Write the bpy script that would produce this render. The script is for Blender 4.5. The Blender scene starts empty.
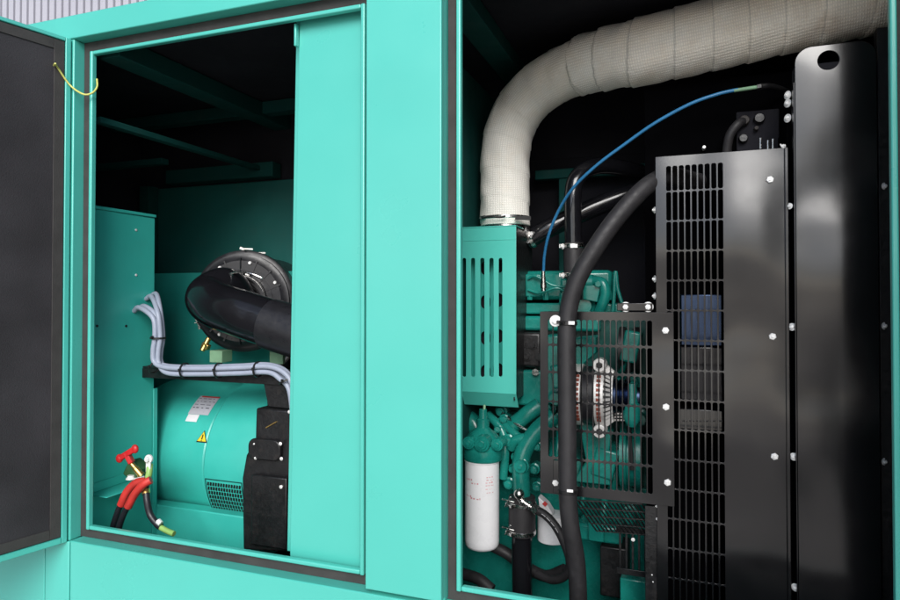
import bpy, bmesh, math, random
from mathutils import Vector, Matrix, Euler
random.seed(7)
scene = bpy.context.scene
COL = scene.collection
PI = math.pi

# ------------------------------------------------------------------ camera numbers (camera stands at the origin side, 1.5 m in front of the enclosure)
F, CX, CY, PITCH, YAW, DIST = 640.0, 450.0, 288.0, .0141, math.radians(20), 1.5

def P(px, py, Y):
    """point of the place seen at photo pixel (px, py) on the real plane y = Y"""
    x = (px - CX) / F; y = -(py - CY) / F
    f = math.cos(PITCH) - y * math.sin(PITCH); u = math.sin(PITCH) + y * math.cos(PITCH)
    dx = -f * math.sin(YAW) + x * math.cos(YAW); dy = f * math.cos(YAW) + x * math.sin(YAW)
    t = (Y + DIST) / dy
    return Vector((dx * t, Y, u * t))

def PX(px, py, X):
    """same, on the real plane x = X"""
    x = (px - CX) / F; y = -(py - CY) / F
    f = math.cos(PITCH) - y * math.sin(PITCH); u = math.sin(PITCH) + y * math.cos(PITCH)
    dx = -f * math.sin(YAW) + x * math.cos(YAW); dy = f * math.cos(YAW) + x * math.sin(YAW)
    t = X / dx
    return Vector((X, dy * t - DIST, u * t))

# ------------------------------------------------------------------ materials
def new_mat(name):
    m = bpy.data.materials.new(name); m.use_nodes = True
    nt = m.node_tree
    return m, nt, nt.nodes['Principled BSDF']

def mat(name, col, rough=.5, metal=0., spec=.5, var=.12, vscale=3., bump=0., bscale=200., rvar=.1, coat=0., dirt=0., dcol=(.10, .085, .07), dscale=2.2, wavy=0.):
    m, nt, b = new_mat(name)
    L = nt.links; N = nt.nodes
    tc = N.new('ShaderNodeNewGeometry')
    n1 = N.new('ShaderNodeTexNoise'); n1.inputs['Scale'].default_value = vscale; n1.inputs['Detail'].default_value = 6
    L.new(tc.outputs['Position'], n1.inputs['Vector'])
    mr = N.new('ShaderNodeMapRange'); mr.inputs[1].default_value = .3; mr.inputs[2].default_value = .7
    mr.inputs[3].default_value = 1 - var; mr.inputs[4].default_value = 1 + var
    L.new(n1.outputs['Fac'], mr.inputs[0])
    mul = N.new('ShaderNodeMix'); mul.data_type = 'RGBA'; mul.blend_type = 'MULTIPLY'; mul.inputs['Factor'].default_value = 1
    mul.inputs['A'].default_value = (*col, 1)
    L.new(mr.outputs[0], mul.inputs['B'])
    out = mul.outputs['Result']
    if dirt > 0:
        n3 = N.new('ShaderNodeTexNoise'); n3.inputs['Scale'].default_value = dscale * 4; n3.inputs['Detail'].default_value = 9; n3.inputs['Roughness'].default_value = .7
        L.new(tc.outputs['Position'], n3.inputs['Vector'])
        r3 = N.new('ShaderNodeMapRange'); r3.inputs[1].default_value = .52; r3.inputs[2].default_value = .8; r3.inputs[3].default_value = 0; r3.inputs[4].default_value = dirt
        L.new(n3.outputs['Fac'], r3.inputs[0])
        mx = N.new('ShaderNodeMix'); mx.data_type = 'RGBA'; mx.inputs['B'].default_value = (*dcol, 1)
        L.new(out, mx.inputs['A']); L.new(r3.outputs[0], mx.inputs['Factor'])
        out = mx.outputs['Result']
    L.new(out, b.inputs['Base Color'])
    n2 = N.new('ShaderNodeTexNoise'); n2.inputs['Scale'].default_value = vscale * 4; n2.inputs['Detail'].default_value = 8
    L.new(tc.outputs['Position'], n2.inputs['Vector'])
    rr = N.new('ShaderNodeMapRange'); rr.inputs[1].default_value = .3; rr.inputs[2].default_value = .7
    rr.inputs[3].default_value = max(.02, rough - rvar); rr.inputs[4].default_value = min(1, rough + rvar)
    L.new(n2.outputs['Fac'], rr.inputs[0]); L.new(rr.outputs[0], b.inputs['Roughness'])
    b.inputs['Metallic'].default_value = metal
    b.inputs['Specular IOR Level'].default_value = spec
    b.inputs['Coat Weight'].default_value = coat; b.inputs['Coat Roughness'].default_value = min(.3, rough * .8)
    if bump > 0:
        nb = N.new('ShaderNodeTexNoise'); nb.inputs['Scale'].default_value = bscale; nb.inputs['Detail'].default_value = 4
        L.new(tc.outputs['Position'], nb.inputs['Vector'])
        bp = N.new('ShaderNodeBump'); bp.inputs['Strength'].default_value = bump; bp.inputs['Distance'].default_value = .002
        L.new(nb.outputs['Fac'], bp.inputs['Height']); L.new(bp.outputs['Normal'], b.inputs['Normal'])
        if wavy > 0:
            nw = N.new('ShaderNodeTexNoise'); nw.inputs['Scale'].default_value = 3.2; nw.inputs['Detail'].default_value = 1
            L.new(tc.outputs['Position'], nw.inputs['Vector'])
            bw = N.new('ShaderNodeBump'); bw.inputs['Strength'].default_value = 1; bw.inputs['Distance'].default_value = wavy
            L.new(nw.outputs['Fac'], bw.inputs['Height']); L.new(bw.outputs['Normal'], bp.inputs['Normal'])
    return m

TEALC = (.078, .51, .432)
M = {}
M['teal'] = mat('turquoise_paint', TEALC, .33, spec=.6, var=.035, vscale=1.5, bump=.05, bscale=160, rvar=.07, coat=.5, dirt=.05, dcol=(.12, .40, .36), dscale=1.2, wavy=.012)
M['teal_in'] = mat('turquoise_paint_inside', (.042, .48, .405), .40, var=.08, vscale=4, bump=.06, bscale=120, dirt=.10, coat=.3)
M['teal_dim'] = mat('turquoise_paint_shaded', (.006, .065, .058), .75, spec=.2, var=.1, vscale=5, dirt=.2)  # same turquoise paint, interior shade put into its colour
M['teal_back'] = mat('turquoise_back_wall_shaded', (.009, .12, .106), .6, var=.1, vscale=5, dirt=.2)  # turquoise paint darkened in colour for the shade deep in the bay
M['teal_mid'] = mat('turquoise_partition_shaded', (.018, .27, .235), .5, var=.1, vscale=5, dirt=.15)  # same paint again, half shaded in its colour
M['engine'] = mat('engine_green_paint', (.009, .20, .165), .24, spec=.5, var=.3, vscale=14, bump=.2, bscale=90, dirt=.35, dcol=(.006, .04, .036), dscale=7, coat=.3)  # dirt blotches also stand for shaded gaps between the castings
M['foam'] = mat('black_foam', (.034, .032, .036), .85, spec=.3, var=.3, vscale=5, bump=.5, bscale=260)
M['foam_dark'] = mat('black_lining', (.017, .017, .022), .9, spec=.2, var=.3, vscale=4, bump=.4, bscale=200)
M['core'] = mat('radiator_black', (.0012, .0012, .0016), .9, spec=.02)
M['engine_dark'] = mat('engine_block_shade', (.004, .085, .07), .4, var=.3, vscale=14, bump=.25, bscale=90, dirt=.5, dcol=(.004, .015, .014), dscale=7)  # engine green with the shade between castings put into the colour
M['seal'] = mat('seal_rubber', (.05, .047, .046), .7, spec=.3, var=.15, vscale=20, bump=.3, bscale=300)
M['black'] = mat('black_powder_coat', (.0055, .0055, .0065), .21, spec=.62, wavy=.045, var=.2, vscale=4, bump=.02, bscale=300, rvar=.03, coat=.3, dirt=.06, dcol=(.02, .018, .017), dscale=3)
M['black_gloss'] = mat('black_gloss_paint', (.008, .008, .010), .15, spec=.6, var=.2, vscale=8, bump=.05, bscale=60, rvar=.05)
M['black_cast'] = mat('black_cast_iron', (.010, .010, .011), .38, spec=.5, var=.3, vscale=20, bump=.3, bscale=150, dirt=.4, dcol=(.05, .04, .035), dscale=9)
M['plastic'] = mat('black_plastic', (.014, .014, .017), .36, spec=.5, var=.2, vscale=12, bump=.12, bscale=250)
M['rubber'] = mat('black_rubber', (.020, .019, .021), .55, spec=.45, var=.2, vscale=18, bump=.2, bscale=300, dirt=.2, dcol=(.05, .045, .045), dscale=9)
M['zinc'] = mat('zinc_bolt', (.86, .86, .85), .35, metal=.2, var=.12, vscale=60, bump=.2, bscale=300)
M['fitting'] = mat('dull_fitting', (.035, .03, .028), .7, var=.2, vscale=60)
M['bolt_head'] = mat('bolt_head', (.30, .30, .31), .4, metal=.7, var=.2, vscale=80)
M['steel'] = mat('bright_steel', (.62, .61, .59), .25, metal=1., var=.15, vscale=40, bump=.1, bscale=200)
M['alu'] = mat('cast_aluminium', (.76, .75, .735), .42, metal=.45, var=.10, vscale=40, bump=.12, bscale=250)
M['copper'] = mat('copper_winding', (.24, .055, .035), .5, metal=.3, var=.2, vscale=60)
M['brass'] = mat('brass', (.62, .42, .14), .3, metal=.9, var=.15, vscale=50)
M['pvc'] = mat('grey_conduit', (.33, .37, .46), .42, var=.06, vscale=20)
M['tie'] = mat('black_tie', (.01, .01, .01), .5)
M['red'] = mat('red_plastic', (.52, .016, .018), .45, var=.08, vscale=30)
M['redsleeve'] = mat('red_sleeve', (.52, .035, .028), .5, var=.2, vscale=30, dirt=.4, dcol=(.3, .03, .02), dscale=15)
M['cable'] = mat('black_cable', (.016, .017, .022), .4, var=.1, vscale=20)
M['white_can'] = mat('white_can_paint', (.80, .80, .82), .30, var=.03, vscale=6)
M['pinkprint'] = mat('red_print', (.62, .30, .32), .5, var=.2, vscale=80)
M['greenblk'] = mat('pale_green_rubber', (.20, .36, .22), .6, var=.15, vscale=20)
M['greenyel'] = mat('green_yellow_sleeve', (.30, .52, .14), .45, var=.15, vscale=30)
M['darkgreen'] = mat('dark_green_plastic', (.03, .09, .035), .45, var=.2, vscale=30)
M['blue'] = mat('blue_hose', (.025, .17, .36), .28, var=.08, vscale=30)
M['label_grey'] = mat('label_grey', (.50, .50, .56), .35, var=.05, vscale=30)
M['label_red'] = mat('label_red', (.55, .05, .05), .4)
M['label_white'] = mat('label_white', (.75, .74, .77), .4)
M['label_ink'] = mat('label_ink', (.10, .10, .13), .5)
M['yellow'] = mat('label_yellow', (.75, .58, .03), .4)
M['bluesteel'] = mat('dark_mirror_steel', (.045, .065, .115), .25, metal=1., var=.1, vscale=8, bump=.05, bscale=12)  # on the shroud plate its blue stands for the reflected sky
M['ground'] = mat('concrete_ground', (.52, .46, .41), .85, var=.3, vscale=.8, bump=.4, bscale=60, dirt=.5, dcol=(.14, .12, .10), dscale=.4)
M['clad'] = mat('pale_cladding', (.40, .40, .45), .5, var=.04, vscale=.6)
M['cladgap'] = mat('cladding_groove', (.07, .07, .08), .7)

def wrap_material():
    m, nt, b = new_mat('glass_fibre_wrap'); N = nt.nodes; L = nt.links
    uv = N.new('ShaderNodeUVMap'); uv.uv_map = 'UVMap'
    sep = N.new('ShaderNodeSeparateXYZ'); L.new(uv.outputs[0], sep.inputs[0])
    def wave(axis, scale, dist=1.2):
        w = N.new('ShaderNodeTexWave'); w.wave_type = 'BANDS'; w.bands_direction = axis
        w.inputs['Scale'].default_value = scale; w.inputs['Distortion'].default_value = dist; w.inputs['Detail'].default_value = 2
        w.inputs['Detail Scale'].default_value = 2.0
        L.new(uv.outputs[0], w.inputs['Vector']); return w
    w1 = wave('X', 58, 1.2); w2 = wave('Y', 40, 1.5)
    mn = N.new('ShaderNodeMath'); mn.operation = 'MULTIPLY'
    L.new(w1.outputs['Fac'], mn.inputs[0]); L.new(w2.outputs['Fac'], mn.inputs[1])
    geo = N.new('ShaderNodeNewGeometry')
    nz = N.new('ShaderNodeTexNoise'); nz.inputs['Scale'].default_value = 9; nz.inputs['Detail'].default_value = 8; nz.inputs['Roughness'].default_value = .65
    L.new(geo.outputs['Position'], nz.inputs['Vector'])
    # stains grow along the pipe
    gx = N.new('ShaderNodeMapRange'); gx.inputs[1].default_value = -.2; gx.inputs[2].default_value = 1.7; gx.inputs[3].default_value = -.25; gx.inputs[4].default_value = .30
    L.new(sep.outputs[0], gx.inputs[0])
    ad = N.new('ShaderNodeMath'); ad.operation = 'ADD'; L.new(nz.outputs['Fac'], ad.inputs[0]); L.new(gx.outputs[0], ad.inputs[1])
    cr = N.new('ShaderNodeValToRGB'); e = cr.color_ramp.elements
    e[0].position = .38; e[0].color = (.97, .945, .875, 1); e[1].position = .95; e[1].color = (.70, .56, .43, 1)
    k = e.new(.68); k.color = (.94, .86, .74, 1)
    L.new(ad.outputs[0], cr.inputs['Fac'])
    dk = N.new('ShaderNodeMapRange'); dk.inputs[1].default_value = 0; dk.inputs[2].default_value = .5; dk.inputs[3].default_value = .84; dk.inputs[4].default_value = 1.03
    L.new(mn.outputs[0], dk.inputs[0])
    mx = N.new('ShaderNodeMix'); mx.data_type = 'RGBA'; mx.blend_type = 'MULTIPLY'; mx.inputs['Factor'].default_value = 1
    L.new(cr.outputs['Color'], mx.inputs['A']); L.new(dk.outputs[0], mx.inputs['B'])
    def mth(op, a, b_=None, c_=None):
        n = N.new('ShaderNodeMath'); n.operation = op
        for i, v in enumerate((a, b_, c_)):
            if v is None: continue
            if isinstance(v, (int, float)): n.inputs[i].default_value = v
            else: L.new(v, n.inputs[i])
        return n.outputs[0]
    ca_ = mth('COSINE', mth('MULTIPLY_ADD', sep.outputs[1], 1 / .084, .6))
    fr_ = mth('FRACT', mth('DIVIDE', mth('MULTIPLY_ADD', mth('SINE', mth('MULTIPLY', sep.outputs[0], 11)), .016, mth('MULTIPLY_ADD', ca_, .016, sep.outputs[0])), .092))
    seam = N.new('ShaderNodeMapRange'); seam.inputs[1].default_value = .93; seam.inputs[2].default_value = .99; seam.inputs[3].default_value = 1.0; seam.inputs[4].default_value = .72  # thread edge and shadow gap at each overlap, both darkened in the colour
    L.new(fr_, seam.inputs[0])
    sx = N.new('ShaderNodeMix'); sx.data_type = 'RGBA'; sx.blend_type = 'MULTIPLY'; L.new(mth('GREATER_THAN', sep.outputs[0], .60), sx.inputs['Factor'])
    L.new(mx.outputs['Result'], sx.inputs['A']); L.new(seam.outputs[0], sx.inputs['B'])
    L.new(sx.outputs['Result'], b.inputs['Base Color'])
    b.inputs['Roughness'].default_value = .85; b.inputs['Specular IOR Level'].default_value = .25
    bp = N.new('ShaderNodeBump'); bp.inputs['Strength'].default_value = .55; bp.inputs['Distance'].default_value = .0025
    a2 = N.new('ShaderNodeMath'); a2.operation = 'MULTIPLY_ADD'; a2.inputs[1].default_value = 2.0
    L.new(nz.outputs['Fac'], a2.inputs[0]); L.new(mn.outputs[0], a2.inputs[2])
    L.new(a2.outputs[0], bp.inputs['Height']); L.new(bp.outputs['Normal'], b.inputs['Normal'])
    return m
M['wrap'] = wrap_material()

# ------------------------------------------------------------------ mesh helpers
def spline(pts, n=10):
    pts = [Vector(p) for p in pts]
    if len(pts) < 3: return pts
    ext = [pts[0] * 2 - pts[1]] + pts + [pts[-1] * 2 - pts[-2]]
    out = []
    for i in range(1, len(ext) - 2):
        p0, p1, p2, p3 = ext[i - 1:i + 3]
        for k in range(n):
            t = k / n
            out.append(.5 * (2 * p1 + (p2 - p0) * t + (2 * p0 - 5 * p1 + 4 * p2 - p3) * t * t + (3 * p1 - p0 - 3 * p2 + p3) * t ** 3))
    out.append(pts[-1]); return out

class MB:
    def __init__(self): self.bm = bmesh.new()
    def box(self, a, b, mtx=None):
        r = bmesh.ops.create_cube(self.bm, size=1)
        c = [(a[i] + b[i]) / 2 for i in range(3)]; s = [abs(b[i] - a[i]) for i in range(3)]
        for v in r['verts']:
            co = Vector((v.co[0] * s[0] + c[0], v.co[1] * s[1] + c[1], v.co[2] * s[2] + c[2]))
            v.co = mtx @ co if mtx is not None else co
        return self
    def slab(self, c, size, rot=(0, 0, 0)):
        m = Matrix.Translation(Vector(c)) @ Euler(rot).to_matrix().to_4x4()
        h = [s / 2 for s in size]
        return self.box((-h[0], -h[1], -h[2]), (h[0], h[1], h[2]), m)
    def bar(self, p0, p1, w, h):
        p0 = Vector(p0); p1 = Vector(p1); d = p1 - p0
        q = d.to_track_quat('Z', 'Y').to_matrix().to_4x4()
        return self.box((-w / 2, -h / 2, 0), (w / 2, h / 2, d.length), Matrix.Translation(p0) @ q)
    def tube(self, pts, r, seg=16, sm=10, radii=None, uv=False, caps=True):
        pts = spline(pts, sm) if sm else [Vector(p) for p in pts]
        n = len(pts); rings = []; up = None; s = 0
        uvl = self.bm.loops.layers.uv.new('UVMap') if uv else None
        meta = {}
        for i, p in enumerate(pts):
            t = (pts[min(i + 1, n - 1)] - pts[max(i - 1, 0)]).normalized()
            if up is None: up = Vector((0, 0, 1)) if abs(t.z) < .9 else Vector((0, 1, 0))
            up = (up - t * up.dot(t)).normalized(); sd = t.cross(up)
            if i: s += (p - pts[i - 1]).length
            ring = []
            for k in range(seg):
                a = 2 * PI * k / seg
                rr = r if radii is None else radii(s, a)
                v = self.bm.verts.new(p + (up * math.cos(a) + sd * math.sin(a)) * rr); ring.append(v)
            rings.append((ring, s))
        for i in range(n - 1):
            for k in range(seg):
                k2 = (k + 1) % seg
                f = self.bm.faces.new((rings[i][0][k], rings[i][0][k2], rings[i + 1][0][k2], rings[i + 1][0][k]))
                if uv:
                    R = r; av = 2 * PI * R / seg
                    for l, (uu, vv) in zip(f.loops, ((rings[i][1], k * av), (rings[i][1], (k + 1) * av), (rings[i + 1][1], (k + 1) * av), (rings[i + 1][1], k * av))):
                        l[uvl].uv = (uu, vv)
        if caps:
            self.bm.faces.new(rings[0][0]); self.bm.faces.new(rings[-1][0][::-1])
        return self
    def cyl(self, p0, p1, r0, r1=None, seg=28):
        r1 = r0 if r1 is None else r1
        return self.lathe(p0, p1, [(0, r0), (1, r1)], seg)
    def lathe(self, p0, p1, prof, seg=32, closed=True):
        """prof: (fraction along p0..p1, radius)"""
        p0 = Vector(p0); p1 = Vector(p1); t = (p1 - p0).normalized()
        up = Vector((0, 0, 1)) if abs(t.z) < .9 else Vector((0, 1, 0))
        up = (up - t * up.dot(t)).normalized(); sd = t.cross(up)
        rings = []
        for f, r in prof:
            c = p0 + (p1 - p0) * f
            rings.append([self.bm.verts.new(c + (up * math.cos(2 * PI * k / seg) + sd * math.sin(2 * PI * k / seg)) * max(r, 1e-5)) for k in range(seg)])
        for a, b in zip(rings, rings[1:]):
            for k in range(seg):
                k2 = (k + 1) % seg
                self.bm.faces.new((a[k], a[k2], b[k2], b[k]))
        if closed:
            self.bm.faces.new(rings[0]); self.bm.faces.new(rings[-1][::-1])
        return self
    def ball(self, c, r, sc=(1, 1, 1), seg=20):
        rr = bmesh.ops.create_uvsphere(self.bm, u_segments=seg, v_segments=seg // 2, radius=r)
        for v in rr['verts']: v.co = Vector(c) + Vector((v.co[0] * sc[0], v.co[1] * sc[1], v.co[2] * sc[2]))
        return self
    def hexa(self, p0, p1, r): return self.lathe(p0, p1, [(0, r), (1, r)], 6)
    def prism(self, poly, y0, y1):
        """poly in (x, z), extruded along y"""
        a = [self.bm.verts.new((x, y0, z)) for x, z in poly]; b = [self.bm.verts.new((x, y1, z)) for x, z in poly]
        n = len(poly)
        self.bm.faces.new(a); self.bm.faces.new(b[::-1])
        for k in range(n): self.bm.faces.new((a[k], b[k], b[(k + 1) % n], a[(k + 1) % n]))
        return self
    def mesh(self, me):
        self.bm.from_mesh(me); return self
    def build(self, name, m, parent=None, bevel=0., smooth=35, segs=2):
        bmesh.ops.recalc_face_normals(self.bm, faces=self.bm.faces)
        me = bpy.data.meshes.new(name)
        cs = [v.co for v in self.bm.verts]
        c = Vector([(min(v[i] for v in cs) + max(v[i] for v in cs)) / 2 for i in range(3)])
        for v in self.bm.verts: v.co -= c
        self.bm.to_mesh(me); self.bm.free()
        me.materials.append(M[m] if isinstance(m, str) else m)
        if smooth:
            me.shade_smooth(); me.set_sharp_from_angle(angle=math.radians(smooth))
        o = bpy.data.objects.new(name, me); COL.objects.link(o)
        attach(o, c, parent)
        if bevel > 0:
            b = o.modifiers.new('edge', 'BEVEL'); b.width = bevel; b.segments = segs; b.limit_method = 'ANGLE'; b.angle_limit = math.radians(40)
            b.harden_normals = False
        return o

def wloc(o):
    l = Vector(o.location)
    while o.parent is not None:
        o = o.parent; l += Vector(o.location)
    return l
def attach(o, c, parent):
    if parent is not None:
        o.parent = parent; o.location = Vector(c) - wloc(parent)
    else: o.location = c
def thing(name, label, cat, loc, group=None):
    o = bpy.data.objects.new(name, None); COL.objects.link(o); o.location = loc; o.empty_display_size = .05
    o['label'] = label; o['category'] = cat
    if group: o['group'] = group
    return o
def tag(o, label, cat, group=None):
    o['label'] = label; o['category'] = cat
    if group: o['group'] = group
    return o

def rrect(x0, z0, x1, z1, r, n=5):
    r = min(r, (x1 - x0) / 2 - 1e-5, (z1 - z0) / 2 - 1e-5); out = []
    for cx, cz, a0 in ((x1 - r, z1 - r, 0), (x0 + r, z1 - r, 90), (x0 + r, z0 + r, 180), (x1 - r, z0 + r, 270)):
        for k in range(n + 1):
            a = math.radians(a0 + 90 * k / n); out.append((cx + r * math.cos(a), cz + r * math.sin(a)))
    return out
def circ(x, z, r, n=28): return [(x + r * math.cos(2 * PI * k / n), z + r * math.sin(2 * PI * k / n)) for k in range(n)]
def plate(outer, holes, Y, th, bev=0.):
    """flat sheet in the plane y = Y (front face), outline and holes in (x, z)"""
    cu = bpy.data.curves.new('sheet', 'CURVE'); cu.dimensions = '2D'; cu.fill_mode = 'BOTH'; cu.extrude = th / 2 - bev; cu.bevel_depth = bev; cu.bevel_resolution = 1
    cu.offset = -bev if bev else 0
    for poly in [outer] + holes:
        sp = cu.splines.new('POLY'); sp.points.add(len(poly) - 1); sp.use_cyclic_u = True
        for p, (x, z) in zip(sp.points, poly): p.co = (x, z, 0, 1)
    o = bpy.data.objects.new('sheet', cu); COL.objects.link(o)
    dg = bpy.context.evaluated_depsgraph_get(); dg.update()
    me = bpy.data.meshes.new_from_object(o.evaluated_get(dg))
    bpy.data.objects.remove(o); bpy.data.curves.remove(cu)
    me.transform(Matrix(((1, 0, 0, 0), (0, 0, -1, Y + th / 2), (0, 1, 0, 0), (0, 0, 0, 1))))
    mb = MB().mesh(me); bpy.data.meshes.remove(me)
    bmesh.ops.remove_doubles(mb.bm, verts=mb.bm.verts, dist=1e-6)
    return mb

# a flanged bolt whose head looks toward -y
def bolt_mesh():
    mb = MB()
    mb.lathe((0, 0, 0), (0, -.0035, 0), [(0, .0165), (.7, .0165), (1, .0150)], 24)
    mb.lathe((0, -.0034, 0), (0, -.011, 0), [(0, .0095), (.8, .0095), (1, .0075)], 6)
    mb.lathe((0, -.0109, 0), (0, -.014, 0), [(0, .0042), (1, .0036)], 12)
    o = mb.build('bolt', 'zinc', smooth=30); me = o.data
    me.materials.append(M['bolt_head'])
    ys_ = [v.co.y for v in me.vertices]; top = max(ys_)
    for p in me.polygons:
        d = top - p.center.y
        if .0036 < d < .0112 and abs(p.normal.y) < .9: p.material_index = 1; bpy.data.objects.remove(o); return me
BOLT = bolt_mesh()
def bolt(c, parent, s=1., rot=(0, 0, 0), m=None):
    o = bpy.data.objects.new('bolt', BOLT); COL.objects.link(o); attach(o, Vector(c), parent)
    o.scale = (s, s, s); o.rotation_euler = (rot[0], rot[1] + random.uniform(0, 1), rot[2]); return o

def clamp(name, c, axis, r, w, parent, screw_dir=None, m='steel'):
    c = Vector(c); a = Vector(axis).normalized()
    mb = MB(); mb.lathe(c - a * w / 2, c + a * w / 2, [(0, r - .004), (0, r), (.12, r + .0015), (.88, r + .0015), (1, r), (1, r - .004)], 32, closed=False)
    if screw_dir is not None:
        s = Vector(screw_dir).normalized(); q = c + s * (r + .004); t = a.cross(s)
        mb.slab(q, (.012, .012, w * .8)); mb.cyl(q - t * .016, q + t * .014, .0045, seg=12); mb.lathe(q + t * .013, q + t * .020, [(0, .007), (1, .006)], 6)
    return mb.build(name, m, parent)

# ================================================================== SETTING
g = MB(); g.box((-60, -60, -1.6), (60, 60, -1.55)); g = g.build('ground', 'ground', smooth=0); g['kind'] = 'structure'

w = thing('corrugated_wall', 'pale grey ribbed metal cladding wall behind the top left corner', 'wall', (-16, 9, -1.55))
mb = MB(); x = -34.
poly = []
while x < -4:
    poly += [(x, 9.0), (x + .15, 9.0), (x + .165, 9.12), (x + .205, 9.12)]; x += .22
n = len(poly); lo = [mb.bm.verts.new((a, b, -1.55)) for a, b in poly]; hi = [mb.bm.verts.new((a, b, 10.5)) for a, b in poly]
for k in range(n - 1): mb.bm.faces.new((lo[k], lo[k + 1], hi[k + 1], hi[k]))
mb.build('cladding', 'clad', w, smooth=0)
MB().box((-34, 9.125, -1.55), (-4, 9.3, 10.5)).build('backing', 'cladgap', w, smooth=0)

# ================================================================== ENCLOSURE
ZT, ZB, YO = .80, -.745, -.05           # outer opening top / bottom, outer face
XL, XC0, XC1, XR = -1.768, -.752, -.548, .435
ROOF, XEL, XER, YBK = .873, -2.55, .75, 1.0
en = thing('generator_enclosure', 'turquoise steel generator enclosure with two open service bays and a swung-back door', 'generator enclosure', (-.9, .45, -1.55))
bv = .003
MB().box((XEL, YO, ZT), (XER, .0, ROOF)).build('header', 'teal', en, bv)
MB().box((XEL, .002, ROOF - .012), (XER, YBK + .05, ROOF + .004)).build('roof', 'teal', en, bv)
MB().box((XL + .006, YO, -1.30), (XER, -.004, ZB)).build('lower_panel', 'teal', en, bv)
MB().box((-1.866, YO - .001, -1.30), (XL + .002, -.004, ZB - .003)).build('lower_panel', 'teal', en, bv)
MB().box((XEL, YO, -1.30), (-1.870, -.004, ZB - .003)).build('lower_panel', 'teal', en, bv)
MB().box((XEL, YO + .004, ZB - .002), (XL, 0, ZT - .001)).build('corner_post', 'teal', en, bv)
c = MB(); c.box((XC0, YO - .006, ZB + .013), (XC1, YO + .02, ZT + .06))
c.box((XC0 + .004, YO + .0205, ZB + .002), (XC1 - .001, -.001, ZT - .001)); c.build('centre_column', 'teal', en, .0025)
MB().box((XR, YO, ZB), (XER, 0, ZT - .001)).build('corner_post', 'teal', en, bv)
for (x0, x1, lx0, lx1) in ((XL, XC0, -1.728, -.772), (XC1, XR, -.521, .398)):
    # seal plane
    s = plate([(x0 + .001, ZB + .001), (x1 - .001, ZB + .001), (x1 - .001, ZT - .001), (x0 + .001, ZT - .001)],
              [[(lx0 + .005, -.709), (lx1 - .005, -.709), (lx1 - .005, .759), (lx0 + .005, .759)]], -.010, .004)
    s.build('door_seal', 'seal', en, 0, smooth=0)
    l = MB(); t = .012
    l.box((lx0, -.026, -.715), (lx0 + t, -.008, .764)); l.box((lx1 - t, -.026, -.715), (lx1, -.008, .764))
    l.box((lx0 + t + .0006, -.025, .752), (lx1 - t - .0006, -.008, .764)); l.box((lx0 + t + .0006, -.025, -.714), (lx1 - t - .0006, -.008, -.702))
    l.build('opening_lip', 'teal', en, .0035, segs=3)
# inner divider panel in the left bay
xt, xb = P(299.5, 40, .012).x, P(290, 545, .012).x
d = MB(); d.prism([(xb, -.72), (-.765, -.72), (-.765, .79), (xt, .79)], .012, .016); d.bar((xb + .001, .057, -.72), (xt + .001, .057, .79), .0025, .08); d.build('divider_panel', 'teal', en, .0015)
MB().box((xt - .008, -.004, .69), (xt - .0005, .011, .752)).build('panel_clip', 'teal', en, .002)
# walls, linings
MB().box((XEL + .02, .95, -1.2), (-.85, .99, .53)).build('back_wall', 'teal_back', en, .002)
MB().box((-.849, .956, -1.2), (XER - .02, .99, .531)).build('back_lining', 'foam_dark', en)
MB().box((XEL + .02, .955, .532), (XER - .02, .99, ROOF - .014)).build('back_lining', 'foam_dark', en)
MB().box((XEL + .02, .003, ROOF - .05), (XER - .02, .954, ROOF - .016)).build('ceiling_lining', 'foam_dark', en)
MB().box((XEL - .02, .0, -1.3), (XEL + .018, .99, ROOF - .014)).build('end_wall', 'foam_dark', en)
MB().box((XER - .018, .0, -1.3), (XER + .02, .99, ROOF - .014)).build('end_wall', 'foam_dark', en)
MB().box((XEL + .02, .0, -1.28), (XER - .02, .948, -1.22)).build('floor_tray', 'foam_dark', en)
MB().box((XEL + .1, .1, -1.549), (XER - .1, .9, -1.301)).build('skid_base', 'black_cast', en, .005)
# roof beams
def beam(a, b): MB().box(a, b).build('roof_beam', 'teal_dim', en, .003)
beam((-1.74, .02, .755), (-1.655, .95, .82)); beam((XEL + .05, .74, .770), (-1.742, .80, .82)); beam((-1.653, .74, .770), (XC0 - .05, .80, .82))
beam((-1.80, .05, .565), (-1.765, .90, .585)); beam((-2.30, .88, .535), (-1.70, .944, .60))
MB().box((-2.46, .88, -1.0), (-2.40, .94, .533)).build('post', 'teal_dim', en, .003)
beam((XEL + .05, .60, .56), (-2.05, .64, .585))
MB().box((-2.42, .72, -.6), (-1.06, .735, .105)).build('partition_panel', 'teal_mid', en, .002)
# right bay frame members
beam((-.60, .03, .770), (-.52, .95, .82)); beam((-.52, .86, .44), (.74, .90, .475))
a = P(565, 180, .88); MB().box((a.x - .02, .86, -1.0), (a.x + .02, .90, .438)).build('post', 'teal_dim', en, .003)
MB().box((-.70, .10, -.7), (-.66, .94, .74)).build('post', 'teal_dim', en, .003)

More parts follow.
